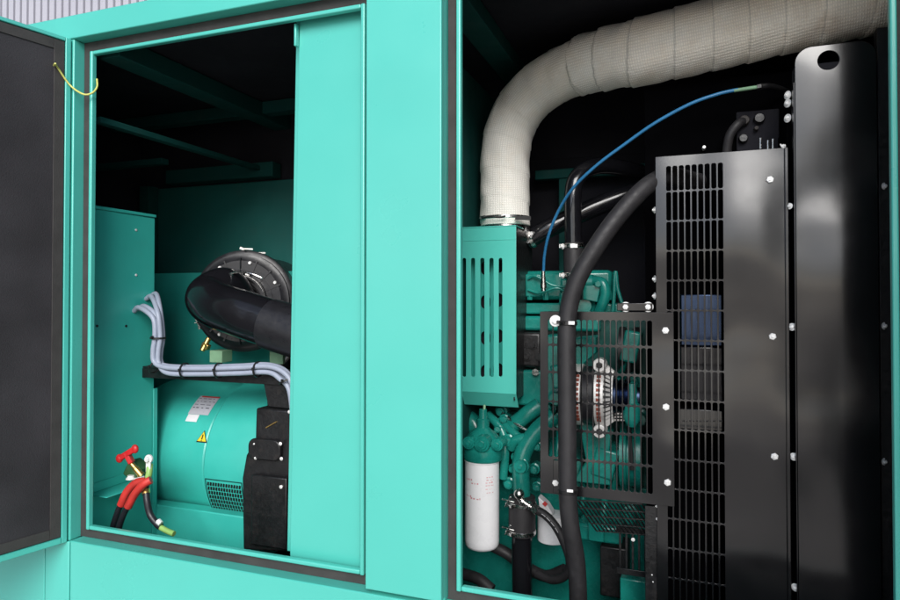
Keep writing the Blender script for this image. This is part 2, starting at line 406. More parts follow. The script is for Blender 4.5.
# the doors: hinged on the outer edges, swung out a bit past square
def door(hx, sgn):
    ang = math.radians(103 if sgn < 0 else 98.5); Ld = .985; th = .045
    ux = sgn * -math.cos(ang); uy = -math.sin(ang)
    u = Vector((ux, uy, 0)); nrm = Vector((-sgn * -uy, sgn * -ux, 0)) if False else None
    nn = Vector((uy * sgn * 1.0, -ux * sgn * 1.0, 0)).normalized()      # toward the open bay
    if nn.x * sgn > 0: nn = -nn
    m = Matrix(((u.x, nn.x, 0, hx), (u.y, nn.y, 0, YO - .002), (0, 0, 1, 0), (0, 0, 0, 1)))
    z0, z1 = ZB - .004, ZT - .002
    o = MB(); o.box((.0, -th, z0), (Ld, -th + .004, z1), m)
    for a_, b_ in (((0, z0), (.016, z1)), ((Ld - .016, z0), (Ld, z1))): o.box((a_[0], -th + .0045, a_[1]), (b_[0], .0, b_[1]), m)
    o.box((.0165, -th + .0045, z0), (Ld - .0165, 0, z0 + .018), m); o.box((.0165, -th + .0045, z1 - .012), (Ld - .0165, 0, z1), m)
    dr = o.build('door', 'teal', en, .003)
    MB().box((.022, -th + .005, z0 + .024), (Ld - .022, -.006, z1 - .018), m).build('insulation', 'foam', dr, .004)
    tp = MB(); w_ = .030
    for a_, b_ in (((.018, z0 + .02), (.018 + w_, z1 - .014)), ((Ld - .018 - w_, z0 + .02), (Ld - .018, z1 - .014)), ((.0485, z0 + .02), (Ld - .0485, z0 + .02 + w_)), ((.0485, z1 - .014 - w_), (Ld - .0485, z1 - .014))):
        tp.box((a_[0], -.0058, a_[1]), (b_[0], -.003, b_[1]), m)
    tp.build('edge_tape', 'seal', dr, .001)
    return dr, m
dl, DM = door(XL - .004, -1)
door(XR + .010, 1)  # the right bay's own door, swung open beside the frame

# earth wire from the door to the lip
wire = [DM @ Vector((.05, .000, .70)), DM @ Vector((.055, .02, .70)), P(58, 68, -.09), P(70, 85, -.06), P(83, 94, -.05), P(92, 93, -.035), P(97, 87, -.02), P(97, 79, -.012)]
tag(MB().tube(wire, .0028, 10, 8).build('earth_wire', mat('green_yellow_wire', (.62, .62, .16), .4, var=.15, vscale=60)), 'thin yellow earth wire looping from the open door to the opening lip', 'wire')

# ================================================================== LEFT BAY
XCF = -1.80
cab = thing('control_cabinet', 'turquoise sheet metal cabinet standing at the left end of the left bay', 'cabinet', (-1.95, .18, -.9))
ztop = PX(155, 218, XCF).z
yc1 = PX(155, 218, XCF).y
MB().box((-2.2, .006, -1.0), (XCF, yc1, ztop)).build('cabinet_body', 'teal_in', cab, .002)
MB().box((-2.2, .004, ztop + .001), (XCF + .004, yc1 + .003, ztop + .012)).build('cabinet_lid', 'teal_in', cab, .002)
MB().box((XCF + .001, yc1 - .006, -1.0), (XCF + .006, yc1 + .012, -.33)).build('edge_flange', 'teal_in', cab, .0015)
for px, py in ((136, 230), (136, 275), (97, 326), (126, 326)):
    q = PX(px, py, XCF); MB().lathe(q, q + Vector((.003, 0, 0)), [(0, .0045), (.6, .0045), (1, .002)], 12).build('rivet', 'zinc' if py < 300 else 'tie', cab)
s0 = PX(104, 481, XCF)
sh = MB(); ys0, ys1 = .04, .21; zs = PX(125, 482, XCF).z
sh.box((XCF + .001, ys0, zs - .003), (XCF + .085, ys1, zs)); sh.box((XCF + .001, ys0, zs + .0004), (XCF + .004, ys1, zs + .03)); sh.build('terminal_shelf', 'teal_in', cab, .001)

# grey conduits
starts = [(134, 311), (139, 309), (146, 299), (151, 296)]
for k in range(4):
    a = PX(*starts[k], XCF); off = k - 1.5
    o3 = [0, 1, 2, 3][k]
    dy = (-.012, .004, -.006, .012)[k]; dz = (.008, .013, -.010, -.004)[k]
    base = .225
    pts = [a, a + Vector((.03, -.005, .012 - .002 * k)), P(153 + 2.3 * k, 318 - 3 * k, base + dy), P(155 + 2.6 * k, 335, base + dy), P(153 + 2.6 * k, 352, base + dy),
           P(155 + 2.0 * k, 364 - 1 * k, base + dy) + Vector((0, 0, dz * .5)), P(168, 370, base + dy) + Vector((0, 0, dz)), P(200, 371, base + dy) + Vector((0, 0, dz)),
           P(240, 370, base + dy) + Vector((0, 0, dz)), P(268, 369, base + dy) + Vector((0, 0, dz)), P(283, 376, base + dy) + Vector((dz, 0, dz)), P(292, 390, base + dy) + Vector((dz, 0, 0)), P(296, 420, base + dy) + Vector((dz, 0, 0))]
    lab = ['lowest grey conduit leaving the cabinet face at the left', 'second grey conduit from the left where the four leave the cabinet face',
           'third grey conduit from the left where the four leave the cabinet face', 'grey conduit with the highest, rightmost hook at the cabinet face'][k]
    n = 0
    def rad(s, a_): return .0085 + .0006 * math.sin(s * 2 * PI / .006)
    mb = MB().tube(pts, .0085, 12, 9); tag(mb.build('grey_conduit', 'pvc'), lab, 'conduit', 'grey conduits running above the alternator')
for i, (px, py, ax) in enumerate(((158, 338, (0, 0, 1)), (155, 367, (1, 0, -.5)), (185, 370.5, (1, 0, 0)), (219, 370.5, (1, 0, 0)), (258, 369.5, (1, 0, 0)), (287, 381, (.5, 0, -1)))):
    c = P(px, py, .224); a = Vector(ax).normalized()
    lab = ['black cable tie round the upright stretch of the grey conduits', 'black cable tie at the bend of the grey conduits by the cabinet', 'leftmost cable tie on the level run of grey conduits',
           'middle cable tie on the level run of grey conduits', 'rightmost cable tie on the level run of grey conduits', 'black cable tie where the conduits turn down beside the divider panel'][i]
    r = .026; mb = MB(); mb.lathe(c - a * .003, c + a * .003, [(0, r - .003), (0, r), (1, r), (1, r - .003)], 24, closed=False); mb.slab(c + Vector((0, -r, .004)), (.007, .006, .009))
    tag(mb.build('cable_tie', 'tie'), lab, 'cable tie', 'cable ties on the grey conduits')
# carrier bar under the conduits
a = P(156, 363, .33); b = P(292, 366, .33)
mb = MB(); mb.box((a.x, .262, -.252), (b.x + .05, .36, -.245)); mb.box((a.x, .2601, -.285), (b.x + .05, .2645, -.2525))
tag(mb.build('cable_carrier', 'black_cast', None, .001), 'flat black carrier bar under the level run of grey conduits', 'cable carrier')
mb = MB(); q = P(186, 376, .25); mb.slab(q, (.035, .03, .012)); mb.cyl(q, q + Vector((0, 0, -.02)), .006)

# alternator
AY, AZ, AR = .62, -.612, .288
al = thing('alternator', 'big turquoise cylindrical alternator with labels lying behind the battery switch', 'alternator', (-1.5, AY, -.9))
x_ring = -1.60
MB().lathe((-2.0, AY, AZ), (x_ring - .002, AY, AZ), [(0, .15), (0, .25), (.04, .269), (.97, .271), (1, .265)], 96).build('stator_housing', 'teal_in', al, smooth=25)
mb = MB(); mb.lathe((x_ring, AY, AZ), (-1.30, AY, AZ), [(0, .262), (0, .279), (.035, .288), (.95, .288), (1, .283), (1, .2)], 96); mb.build('end_housing', 'teal_in', al, smooth=25)
mb = MB(); mb.box((-1.95, .40, -1.0), (-1.50, .84, -.87)); mb.build('foot_box', 'teal_in', al, .004)
def oncyl(x, ang, r): return Vector((x, AY - r * math.cos(ang), AZ + r * math.sin(ang)))
def curved(name, m, x0, x1, a0, a1, r, parent, n=14):
    b = bmesh.new(); mb = MB(); mb.bm.free(); mb.bm = b; rows = []
    for i in range(n + 1):
        a_ = a0 + (a1 - a0) * i / n; rows.append((b.verts.new(oncyl(x0, a_, r)), b.verts.new(oncyl(x1, a_, r))))
    for p, q in zip(rows, rows[1:]): b.faces.new((p[0], p[1], q[1], q[0]))
    return mb.build(name, m, parent, smooth=60)
# vent grille low on the end housing
b0, b1 = math.radians(-26), math.radians(2)
pl = MB()
for k in range(7):
    a_ = math.radians(-9.0 - 3.3 * k)
    for j in range(13):
        x0 = x_ring + .026 + j * .0112
        mm = Matrix.Translation(oncyl(x0, a_, .2885)) @ Euler((-(a_), 0, 0)).to_matrix().to_4x4()
        pl.box((-.0036, -.0012, -.0062), (.0036, .0012, .0062), mm @ Matrix.Rotation(.25, 4, 'Y'))
gs = pl.build('vent_grille', 'tie', al)
fr = MB()
for (x0, x1, a0, a1) in ((x_ring + .014, x_ring + .172, -6, -5.2), (x_ring + .014, x_ring + .172, -33, -32.2), (x_ring + .014, x_ring + .018, -33, -5.2), (x_ring + .168, x_ring + .172, -33, -5.2)):
    n = 12
    for i in range(n):
        A0 = math.radians(a0 + (a1 - a0) * i / n); A1 = math.radians(a0 + (a1 - a0) * (i + 1) / n)
        p = [oncyl(x0, A0, .2895), oncyl(x1, A0, .2895), oncyl(x1, A1, .2895), oncyl(x0, A1, .2895)]
        v = [fr.bm.verts.new(c) for c in p]; fr.bm.faces.new(v)
fr.build('vent_frame', 'teal_dim', al)
# rating label and warning triangle
aa = lambda py, X=-1.66: None
def ang_at(px, py, r):
    """point on the cylinder skin of radius r seen at a photo pixel -> (x, angle)"""
    o = Vector((0, -DIST, 0)); d = (P(px, py, 0) - o).normalized()
    oy, oz = o.y - AY, o.z - AZ; A = d.y ** 2 + d.z ** 2; B = 2 * (oy * d.y + oz * d.z); Cc = oy * oy + oz * oz - r * r
    t = (-B - math.sqrt(max(0, B * B - 4 * A * Cc))) / (2 * A); h = o + d * t
    return h.x, math.atan2(h.z - AZ, AY - h.y)
xl, at = ang_at(201, 396, .271); xr, _ = ang_at(222, 396, .271); _, ab = ang_at(201, 415, .271)
xr = min(xr, x_ring - .012)
lb = curved('rating_label', 'label_grey', xl, xr, ab, at, .2722, al)
curved('label_band', 'label_red', xl + .010, xr, at - .030, at - .003, .2729, lb)
hh = (at - ab)
for k in range(4):
    y_ = at - .050 - k * hh * .17
    x_ = xl + .006
    while x_ < xr - .014:
        wd = random.uniform(.006, .022); x2 = min(x_ + wd, xr - .004)
        curved('label_print', 'label_ink', x_, x2, y_ - .011, y_ - (-.004 if k == 3 else .001), .2728, lb, 3); x_ = x2 + random.uniform(.006, .014)
xl2, at2 = ang_at(194, 415, .271); _, ab2 = ang_at(194, 422, .271)
curved('barcode_label', 'label_white', xl + .004, xl + .055, ab2, ab - .004, .2722, al)
xw, aw = ang_at(203, 437, .271)
mb = MB()
tri = [(-.024, -.020), (.024, -.020), (0, .024)]
def tri_mesh(sc, r):
    m_ = MB(); v = [m_.bm.verts.new(oncyl(xw + x_ * sc, aw + z_ * sc / r, r)) for x_, z_ in tri]; m_.bm.faces.new(v); return m_
wl = tri_mesh(1.0, .2728).build('warning_label', 'tie', al, smooth=0); tri_mesh(.80, .2736).build('warning_field', 'yellow', wl, smooth=0)
m_ = MB()
for zz in ((-.010, .008), (-.0155, -.0125)):
    v = [m_.bm.verts.new(oncyl(xw + s_ * .0022, aw + z_ / .2740, .2744)) for s_, z_ in ((-1, zz[0]), (1, zz[0]), (1, zz[1]), (-1, zz[1]))]; m_.bm.faces.new(v)
m_.build('warning_mark', 'tie', wl, smooth=0)

# coupling housing, black
ch = thing('coupling_housing', 'black cast coupling housing between the alternator and the divider panel', 'housing', (-1.2, .45, -.9))
yb = .255
pts2 = [P(x_, y_, yb) for x_, y_ in ((256, 408), (292, 411), (292, 552), (243, 550), (242, 478), (246, 455), (255, 440))]
MB().prism([(p.x, p.z) for p in pts2], yb, .80).build('housing_body', 'black_cast', ch, .006)
q0 = P(251, 437, yb); q1 = P(283, 461, yb)
MB().prism(rrect(q0.x, q1.z, q1.x, q0.z, .025), yb - .016, yb - .001).build('cover_plate', 'black_cast', ch, .004)
q0 = P(255, 473, yb); q1 = P(290, 548, yb)
MB().box((q0.x, yb - .02, q1.z), (q1.x, yb - .001, q0.z)).build('lower_cover', 'black_cast', ch, .004)
for px, py in ((254, 444), (280, 444), (255, 458), (281, 459), (257, 477), (289, 412)):
    bolt(P(px, py, yb - .017), ch, .35)
bolt(P(281, 487, yb - .022), ch, .65)
q = P(271, 425, yb - .001); MB().bar(q + Vector((-.018, -.002, -.01)), q + Vector((.022, -.002, .012)), .004, .003).build('scratch', 'brass', ch)
q0 = P(272, 376, .42); tag(MB().tube([P(276, 430, .45), P(277, 400, .45), P(279, 372, .45), P(290, 356, .47)], .033, 20).build('black_pipe', 'black_gloss'), 'short black pipe rising out of the coupling housing', 'pipe')
tag(MB().prism([(p.x, p.z) for p in [P(x_, y_, .27) for x_, y_ in ((262, 376), (286, 376), (290, 409), (268, 407))]], .27, .30).build('support_bracket', 'black_cast', None, .003), 'black bracket plate standing on top of the coupling housing', 'bracket')

# air cleaner
ac = thing('air_cleaner', 'round black air cleaner canister with clipped end cover in the left bay', 'air cleaner', (-1.55, .7, -.28))
FX, FY = P(243, 301, .55).x, .55; FZ = P(243, 301, .55).z; FR = .197
ax = Vector((-.33, .944, 0)).normalized()   # axis into the bay, turned a little
fc = Vector((FX, FY, FZ))
MB().lathe(fc, fc + ax * .40, [(0, .10), (0, FR - .012), (.02, FR), (.09, FR), (.10, FR - .012), (.97, FR - .014), (1, FR - .03)], 64).build('canister', 'plastic', ac)
mb = MB(); mb.lathe(fc - ax * .028, fc, [(0, .085), (.0, .155), (.45, .172), (.5, .182), (1, .182)], 64)
sdv = ax.cross(Vector((0, 0, 1))).normalized(); upv = Vector((0, 0, 1))
for k in range(16):
    a_ = 2 * PI * k / 16; dv = sdv * math.cos(a_) + upv * math.sin(a_)
    mb.bar(fc - ax * .0285 + dv * .095, fc - ax * .0285 + dv * .165, .004, .006)
mb.lathe(fc - ax * .031, fc - ax * .027, [(0, .118), (0, .123), (1, .123), (1, .118)], 64, closed=False)
mb.build('end_cover', 'plastic', ac)
mb = MB().lathe(fc - ax * .055, fc - ax * .026, [(0, .092), (0, .099), (1, .103), (1, .092)], 48, closed=False); mb.build('outlet_collar', 'plastic', ac)
for k, adeg in enumerate((122, 76, 28, -28, -72, -122)):
    a_ = math.radians(adeg); dv = sdv * math.cos(a_) + upv * math.sin(a_)
    q = fc - ax * .030 + dv * .150
    MB().lathe(q, q - ax * .006, [(0, .007), (1, .005)], 12).build('screw', 'zinc', ac)
for adeg in (88, 205, -40):
    a_ = math.radians(adeg); dv = sdv * math.cos(a_) + upv * math.sin(a_); tt = dv.cross(ax)
    q = fc + dv * (FR + .006) + ax * .02
    mb = MB(); mb.bar(q - tt * .024, q + tt * .010, .004, .006); mb.bar(q + tt * .010 - dv * .002, q + tt * .026 + dv * .003, .008, .009); mb.bar(q - ax * .03 + dv * -.004, q + ax * .03, .008, .003); mb.build('clip', 'steel', ac)
a_ = math.radians(88)
q = fc + ax * .22 + upv * (FR + .004); MB().bar(q - sdv * .03, q + sdv * .02, .004, .006).build('clip', 'steel', ac)
for px, py in ((221, 356), (281, 357)):
    q = P(px, py, .45); MB().slab(q, (.056, .06, .045)).build('rubber_mount', 'greenblk', ac, .003)
q = P(205, 345, .45); mb = MB(); mb.cyl(P(209, 338, .46), P(202, 351, .44), .010, seg=12); mb.slab(P(206, 346, .45), (.03, .02, .02), (0, .5, 0)); mb.build('drain_clip', 'brass', ac, .002)

# intake elbow
ip = thing('intake_pipe', 'thick glossy black intake elbow curving out of the air cleaner face', 'pipe', tuple(P(240, 320, .4)))
ipts = [fc - ax * .025, fc - ax * .085, P(225, 289, .43), P(209.5, 297, .355), P(216, 304.5, .30), P(238, 312.5, .28), P(262, 320.5, .28), P(285, 328, .28), P(305, 334, .28), P(330, 342, .285)]
MB().tube(ipts, .080, 56, 12).build('elbow', 'black_gloss', ip, smooth=80)
d_ = (P(285, 327, .275) - P(262, 320, .275)).normalized(); q = P(270, 324, .28)
MB().lathe(q, P(330, 342, .285), [(0, .0805), (0, .084), (1, .085)], 56).build('rubber_sleeve', 'plastic', ip)
clamp('hose_clamp', fc - ax * .045, ax, .1005, .013, ip, sdv * .2 + upv)
a0_ = P(214, 276, .40)
mb = MB(); mb.tube([P(222, 277, .40), P(236, 272.5, .40), P(250, 273.5, .40), P(262, 278, .41)], .004, 8, 6)
mb.slab(P(229, 275, .398), (.03, .008, .012), (0, -.2, 0)); mb.build('clamp_band', 'steel', ip)

# battery isolator switch group
iso = thing('battery_switch', 'battery isolator switch with red T-shaped key on the cabinet shelf', 'battery switch', tuple(P(137, 480, .12)))
ky = .115
MB().slab(P(137, 470, ky + .02), (.055, .05, .055), (0, .5, 0)).build('switch_body', 'darkgreen', iso, .006)
a = P(131, 463, ky - .012); b = P(142, 476, ky - .002)
MB().lathe(a, b, [(0, .0075), (.35, .0075), (.4, .010), (.8, .010), (1, .013)], 18).build('brass_shaft', 'brass', iso)
k0 = P(127, 456, ky - .02)
mb = MB(); mb.bar(P(119, 459, ky - .025), P(135.5, 448.5, ky - .018), .015, .018)
mb.ball(P(119.5, 458.5, ky - .025), .013, (1, .7, 1.1)); mb.ball(P(135, 449, ky - .018), .013, (1, .7, 1.1)); mb.bar(P(126, 452, ky - .02), P(132, 463, ky - .013), .022, .016); mb.build('key_handle', 'red', iso, .003)
mb = MB(); q = P(149, 459, ky - .01); mb.lathe(q + Vector((0, .004, 0)), q + Vector((0, -.004, 0)), [(0, .006), (0, .014), (1, .014), (1, .006)], 20, closed=False); mb.slab(q + Vector((-.002, 0, -.024)), (.018, .005, .036)); mb.hexa(q + Vector((0, -.004, 0)), q + Vector((0, -.012, 0)), .009); mb.build('cable_lug', 'zinc', iso, .001)
mb = MB(); q = P(149, 473, ky); mb.tube([P(150, 464, ky), P(149, 474, ky - .01), P(146, 484, ky - .01)], .010, 12, 6); mb.build('sleeve', 'greenyel', iso)
mb = MB(); q = P(131, 479, ky - .01); mb.lathe(q, q + Vector((0, 0, .012)), [(0, .016), (.3, .016), (.3, .011), (1, .011)], 12); mb.slab(P(139, 478, ky - .012), (.034, .012, .005), (0, -.3, 0)); mb.build('terminal_nut', 'zinc', iso)
def rcable(name, lab, red, blk):
    t = thing(name, lab, 'cable', tuple(red[-1]), 'battery cables under the isolator switch')
    MB().tube(red, .0125, 16, 8).build('red_sleeve', 'redsleeve', t)
    MB().tube(blk, .0098, 14, 8).build('cable', 'cable', t)
    return t
rcable('battery_cable', 'red sleeved battery cable, the left one of the pair', [P(146, 481, ky - .02), P(136, 483, ky - .025), P(127, 492, ky - .03), P(121, 505, ky - .03)], [P(122, 502, ky - .03), P(117, 514, ky - .028), P(113, 527, ky - .02), P(108, 548, ky)])
rcable('battery_cable', 'red sleeved battery cable, the right one of the pair beside the black cable', [P(151, 480, ky - .035), P(144, 484, ky - .045), P(135, 494, ky - .045), P(128, 507, ky - .045)], [P(129, 504, ky - .045), P(123, 516, ky - .04), P(119, 528, ky - .03), P(114, 548, ky)])
t = thing('battery_cable', 'black battery cable with green crimp sleeve curving down to the sill', 'cable', tuple(P(150, 510, ky)), 'battery cables under the isolator switch')
MB().tube([P(146, 486, ky - .02), P(147, 500, ky - .03), P(150, 514, ky - .03), P(157, 524, ky - .03), P(161, 527, ky - .03)], .0105, 14, 8).build('cable', 'cable', t)
MB().tube([P(145.5, 487, ky - .02), P(146.2, 494, ky - .027)], .0125, 14, 0).build('crimp', 'brass', t)
MB().tube([P(160, 527, ky - .03), P(167, 531, ky - .03), P(174, 534, ky - .03)], .0085, 12, 6).build('sleeve', 'greenyel', t)
q = P(158, 521, ky - .035); MB().cyl(q, P(161, 524, ky - .035), .009, seg=14).build('ferrule', 'zinc', t)
zr = P(180, 508, .325).z
tag(MB().box((-1.95, .325, -1.0), (P(250, 515, .325).x, .38, zr)).build('base_rail', 'teal_in', None, .004), 'turquoise base rail running under the alternator', 'rail')

# ================================================================== RIGHT BAY
# exhaust pipe in woven wrap
ex = thing('exhaust_pipe', 'wide exhaust pipe in cream woven heat wrap bending across the right bay', 'exhaust pipe', tuple(P(505, 225, .55)))
def ep(px, py, Y): return P(px, py, Y)
epts = [ep(505, 226, .55), ep(505, 185, .55), ep(505.5, 152, .55), ep(513, 121, .545), ep(533, 93, .52), ep(566, 72, .48), ep(606, 59, .42), ep(650, 50, .37), ep(720, 33, .34), ep(800, 12, .32), ep(890, -10, .305), ep(990, -34, .30)]
def wrapr(s, a_):
    base = .0800 + .0012 * math.sin(7 * a_ + s * 30) * math.sin(s * 23) + .0008 * math.sin(3 * a_ + s * 71)
    if s < .20: st = 0
    f1 = ((s + .016 * math.cos(a_ + .6) + .016 * math.sin(11 * s)) / .092) % 1.0
    fl = (.0055 if s > .62 else .0022) * (1 - f1) ** .8
    grow = .004 if s > .66 + .012 * math.cos(a_) else 0.
    grow += .006 * min(1, max(0, (s - .6) / .8))
    if s > .80 + .01 * math.sin(a_): grow += .003
    return base + fl + grow
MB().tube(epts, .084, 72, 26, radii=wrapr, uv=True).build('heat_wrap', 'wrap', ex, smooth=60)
q = ep(505, 222, .55)
mb = MB().cyl(q + Vector((0, 0, -.03)), q + Vector((0, 0, .005)), .076, seg=40); mb.build('pipe_flange', 'steel', ex)
clamp('band_clamp', ep(505, 219, .55), (0, 0, 1), .082, .012, ex, (-.7, -.7, 0), 'steel')
mb = MB(); q = ep(491, 218, .46); mb.tube([q + Vector((-.03, .0, 0)), q + Vector((0, -.012, .004)), q + Vector((.03, -.008, 0)), q + Vector((.05, -.006, .004))], .003, 8, 5); mb.build('tie_wire', 'tie', ex)
mb = MB(); q = ep(523, 218, .48); mb.slab(q, (.05, .006, .012), (0, 0, .5)); mb.build('tie_wire', 'tie', ex)

# heat guard with slots
hg = thing('heat_guard', 'turquoise slotted heat guard box under the upright exhaust pipe', 'heat guard', tuple(P(490, 405, .45)))
GY = .42
tl = P(459, 229, GY); tr = P(516, 226, GY); zb0 = P(490, 393, GY).z; zb1 = P(490, 407.5, GY).z
gx0, gx1 = -.70, tr.x; gz1 = P(490, 227, GY).z
slots = []
for x0, x1 in ((462.5, 466), (471, 475), (480.2, 484.4), (489.4, 493.6), (498.6, 502.4)):
    a = P(x0, 258, GY); b = P(x1, 377, GY); slots.append(rrect(a.x, b.z, b.x, a.z, .006))
pl = plate([(gx0, zb0), (gx1, zb0), (gx1, gz1 - .001), (gx0, gz1 - .001)], slots, GY, .003, .0006)
pl.box((gx0, GY + .0005, gz1), (gx1, GY + .26, gz1 + .003))
mm = [Vector((gx0, GY, zb0 - .0005)), Vector((gx1, GY, zb0 - .0005)), Vector((gx1 + .0, GY + .03, zb1)), Vector((gx0, GY + .03, zb1))]
v = [pl.bm.verts.new(p) for p in mm] ; v2 = [pl.bm.verts.new(p + Vector((0, .003, 0))) for p in mm]
pl.bm.faces.new(v); pl.bm.faces.new(v2[::-1])
for k in range(4): pl.bm.faces.new((v[k], v2[k], v2[(k + 1) % 4], v[(k + 1) % 4]))
pl.build('guard_plate', 'teal', hg, 0, smooth=0)
a = P(490, 240, GY); MB().box((gx0, GY - .0012, a.z - .001), (gx1 - .001, GY - .0003, a.z + .0008)).build('fold_line', 'teal', hg)
holes = []
for i, yy in enumerate((268, 302, 338, 372)):
    for xx in (486.5, 499):
        c_ = P(xx, yy + (0 if xx < 490 else -2), GY + .06); holes.append(rrect(c_.x - .019, c_.z - .022, c_.x + .013, c_.z + .022, .014))
plate([(gx0, zb0), (gx1 - .012, zb0), (gx1 - .012, gz1 - .01), (gx0, gz1 - .01)], holes, GY + .06, .003).build('inner_shield', 'teal_in', hg, smooth=0)
MB().box((gx0, GY + .08, zb0), (gx1 - .013, GY + .25, gz1 - .012)).build('turbo_casing', 'foam_dark', hg)
MB().box((gx1 - .010, GY + .006, zb0 - .02), (gx1 - .006, GY + .25, gz1 - .003)).build('side_plate', 'black_cast', hg)

# engine
eg = thing('engine', 'dark green diesel engine block with pipes and rocker cover behind the guards', 'engine', (-.4, .7, -.9))
EY = .56
def bx(name, p0, p1, Y0, Y1, m='engine', bev=.006, parent=eg):
    a = P(p0[0], p0[1], Y0); b = P(p1[0], p1[1], Y0)
    return MB().box((a.x, Y0, b.z), (b.x, Y1, a.z)).build(name, m, parent, bev)
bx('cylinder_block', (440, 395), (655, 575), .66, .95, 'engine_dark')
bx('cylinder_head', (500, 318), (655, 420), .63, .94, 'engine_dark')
bx('rocker_cover', (522, 271), (612, 300), .60, .84, bev=.014)
bx('cover_flange', (515, 303), (622, 315), .585, .88)
bx('intake_manifold', (517, 316), (600, 332), .57, .70, bev=.01)
for k in range(6):
    q = P(530 + k * 16, 300, .585); mb = MB(); mb.hexa(q, q + Vector((0, 0, .022)), .010); mb.cyl(q + Vector((0, 0, .02)), q + Vector((0, 0, .03)), .006, seg=10)
    mb.build('head_bolt', 'engine', eg, .001)
def mpipe(name, pts, r, m='engine', parent=eg, seg=20): return MB().tube(pts, r, seg, 8).build(name, m, parent, smooth=60)
mpipe('fuel_pipe', [P(528, 279, .57), P(534, 276, .56), P(542, 279, .56), P(552, 285, .56), P(566, 287, .57)], .004)
mpipe('fuel_pipe', [P(528, 290, .57), P(540, 293, .56), P(556, 288, .56), P(570, 294, .57)], .004)
bx('injector_block', (525, 274), (541, 297), .575, .66, bev=.005)
bx('injector_block', (560, 278), (574, 296), .575, .66, bev=.008)
mb = MB(); q = P(566, 303, .545); mb.lathe(q + Vector((0, .08, 0)), q, [(0, .03), (.5, .03), (.55, .024), (.9, .024), (1, .018)], 24); q = P(583, 306, .55); mb.lathe(q + Vector((0, .08, 0)), q, [(0, .036), (.7, .036), (.75, .028), (1, .026)], 24); mb.build('core_plug', 'engine', eg)
mpipe('coolant_elbow', [P(585, 283, .56), P(595, 281, .55), P(603, 284, .54), P(605.5, 294, .54), P(602, 305, .545), P(598, 314, .56)], .0165)
mb = MB(); q = P(590, 282, .555); mb.lathe(q + Vector((-.012, 0, 0)), q + Vector((.012, 0, 0)), [(0, .024), (1, .024)], 16); mb.slab(P(592, 293, .56), (.05, .05, .05), (0, .2, 0)); mb.hexa(P(598, 284, .53), P(598, 284, .52), .012); mb.build('elbow_flange', 'engine', eg, .003)
mpipe('lifting_eye', [P(613, 312, .57), P(614, 296, .57), P(615, 276, .57), P(616, 273, .57), P(618, 290, .57), P(625, 312, .57)], .006)
bx('fan_bracket', (545, 335), (562, 405), .50, .63)
bx('manifold_port', (517, 332), (541, 368), .55, .66, 'black_cast', .01)
mb = MB()
for k in range(4):
    q = P(521 + 6 * k, 345 + (k % 2) * 12, .545); mb.cyl(q + Vector((0, .02, 0)), q, .014, seg=14); mb.hexa(q, q + Vector((0, -.008, 0)), .009)
mb.build('port_bolts', 'black_cast', eg)
bx('side_cover', (512, 370), (560, 408), .54, .66, bev=.008)
mb = MB(); q = P(536, 372, .535); mb.hexa(q + Vector((0, .01, 0)), q + Vector((0, -.01, 0)), .012); mb.build('cover_bolt', 'steel', eg)
# lower left cluster of pipes
mpipe('water_pipe', [P(540, 405, .50), P(525, 416, .49), P(508, 430, .50)], .026)
mpipe('water_pipe', [P(555, 415, .47), P(538, 430, .46), P(527, 445, .45), P(521, 462, .44), P(521.5, 485, .44), P(522, 500, .44)], .027)
mb = MB(); q = P(520, 467, .405); mb.lathe(q + Vector((0, .035, 0)), q, [(0, .024), (.6, .024), (.65, .021), (1, .019)], 24); mb.hexa(q, q + Vector((0, -.006, 0)), .007); mb.build('pipe_cap', 'engine', eg)
mpipe('water_pipe', [P(458, 415, .55), P(470, 420, .53), P(478, 432, .52)], .030)
mpipe('oil_pipe', [P(500, 420, .50), P(510, 430, .47), P(520, 437, .46), P(532, 443, .47)], .012)
mpipe('oil_pipe', [P(488, 415, .50), P(497, 424, .48), P(504, 436, .47), P(505, 455, .46), P(503, 478, .47)], .014)
mpipe('oil_pipe', [P(502, 413, .50), P(516, 424, .47), P(528, 431, .46)], .005, 'steel')
mpipe('oil_pipe', [P(511, 448, .46), P(516, 440, .45), P(528, 438, .45)], .016)
mb = MB()
for px, py, r, Y in ((507, 442, .022, .44), (503, 420, .016, .47), (512, 470, .016, .46), (508, 485, .020, .46), (497, 430, .014, .45), (500, 412, .020, .5), (536, 447, .016, .45), (533, 470, .018, .47), (514, 458, .014, .45), (536, 488, .016, .48)):
    q = P(px, py, Y); mb.lathe(q + Vector((0, .05, 0)), q, [(0, r), (.7, r), (.75, r * .75), (1, r * .65)], 18); mb.hexa(q, q + Vector((0, -.005, 0)), r * .42); mb.build('boss', 'engine', eg); mb = MB()
for k in range(26):   # castings, bosses and webs across the block side
    px = random.uniform(545, 645); py = random.uniform(330, 520); Y = random.uniform(.46, .56)
    if 575 < px < 612 and 355 < py < 435: continue
    q = P(px, py, Y)
    if k % 3 == 0: MB().slab(q, (random.uniform(.02, .07), .14, random.uniform(.03, .10)), (0, random.uniform(-.3, .3), 0)).build('casting_rib', 'engine', eg, .006)
    elif k % 3 == 1: MB().lathe(q + Vector((0, .09, 0)), q, [(0, .03), (.6, .028), (.62, .02), (1, .018)], 18).build('boss', 'engine', eg)
    else: mpipe('oil_pipe', [q + Vector((0, .05, .06)), q + Vector((.01, -.005, .03)), q + Vector((.005, -.01, -.03)), q + Vector((-.01, .05, -.07))], random.uniform(.007, .016))
mb = MB(); q = P(590, 440, .38); mb.prism([(p.x, p.z) for p in [P(x_, y_, .40) for x_, y_ in ((578, 420), (612, 432), (606, 470), (612, 486), (572, 482), (586, 462))]], .40, .47); mb.build('alternator_bracket', 'engine', eg, .004)
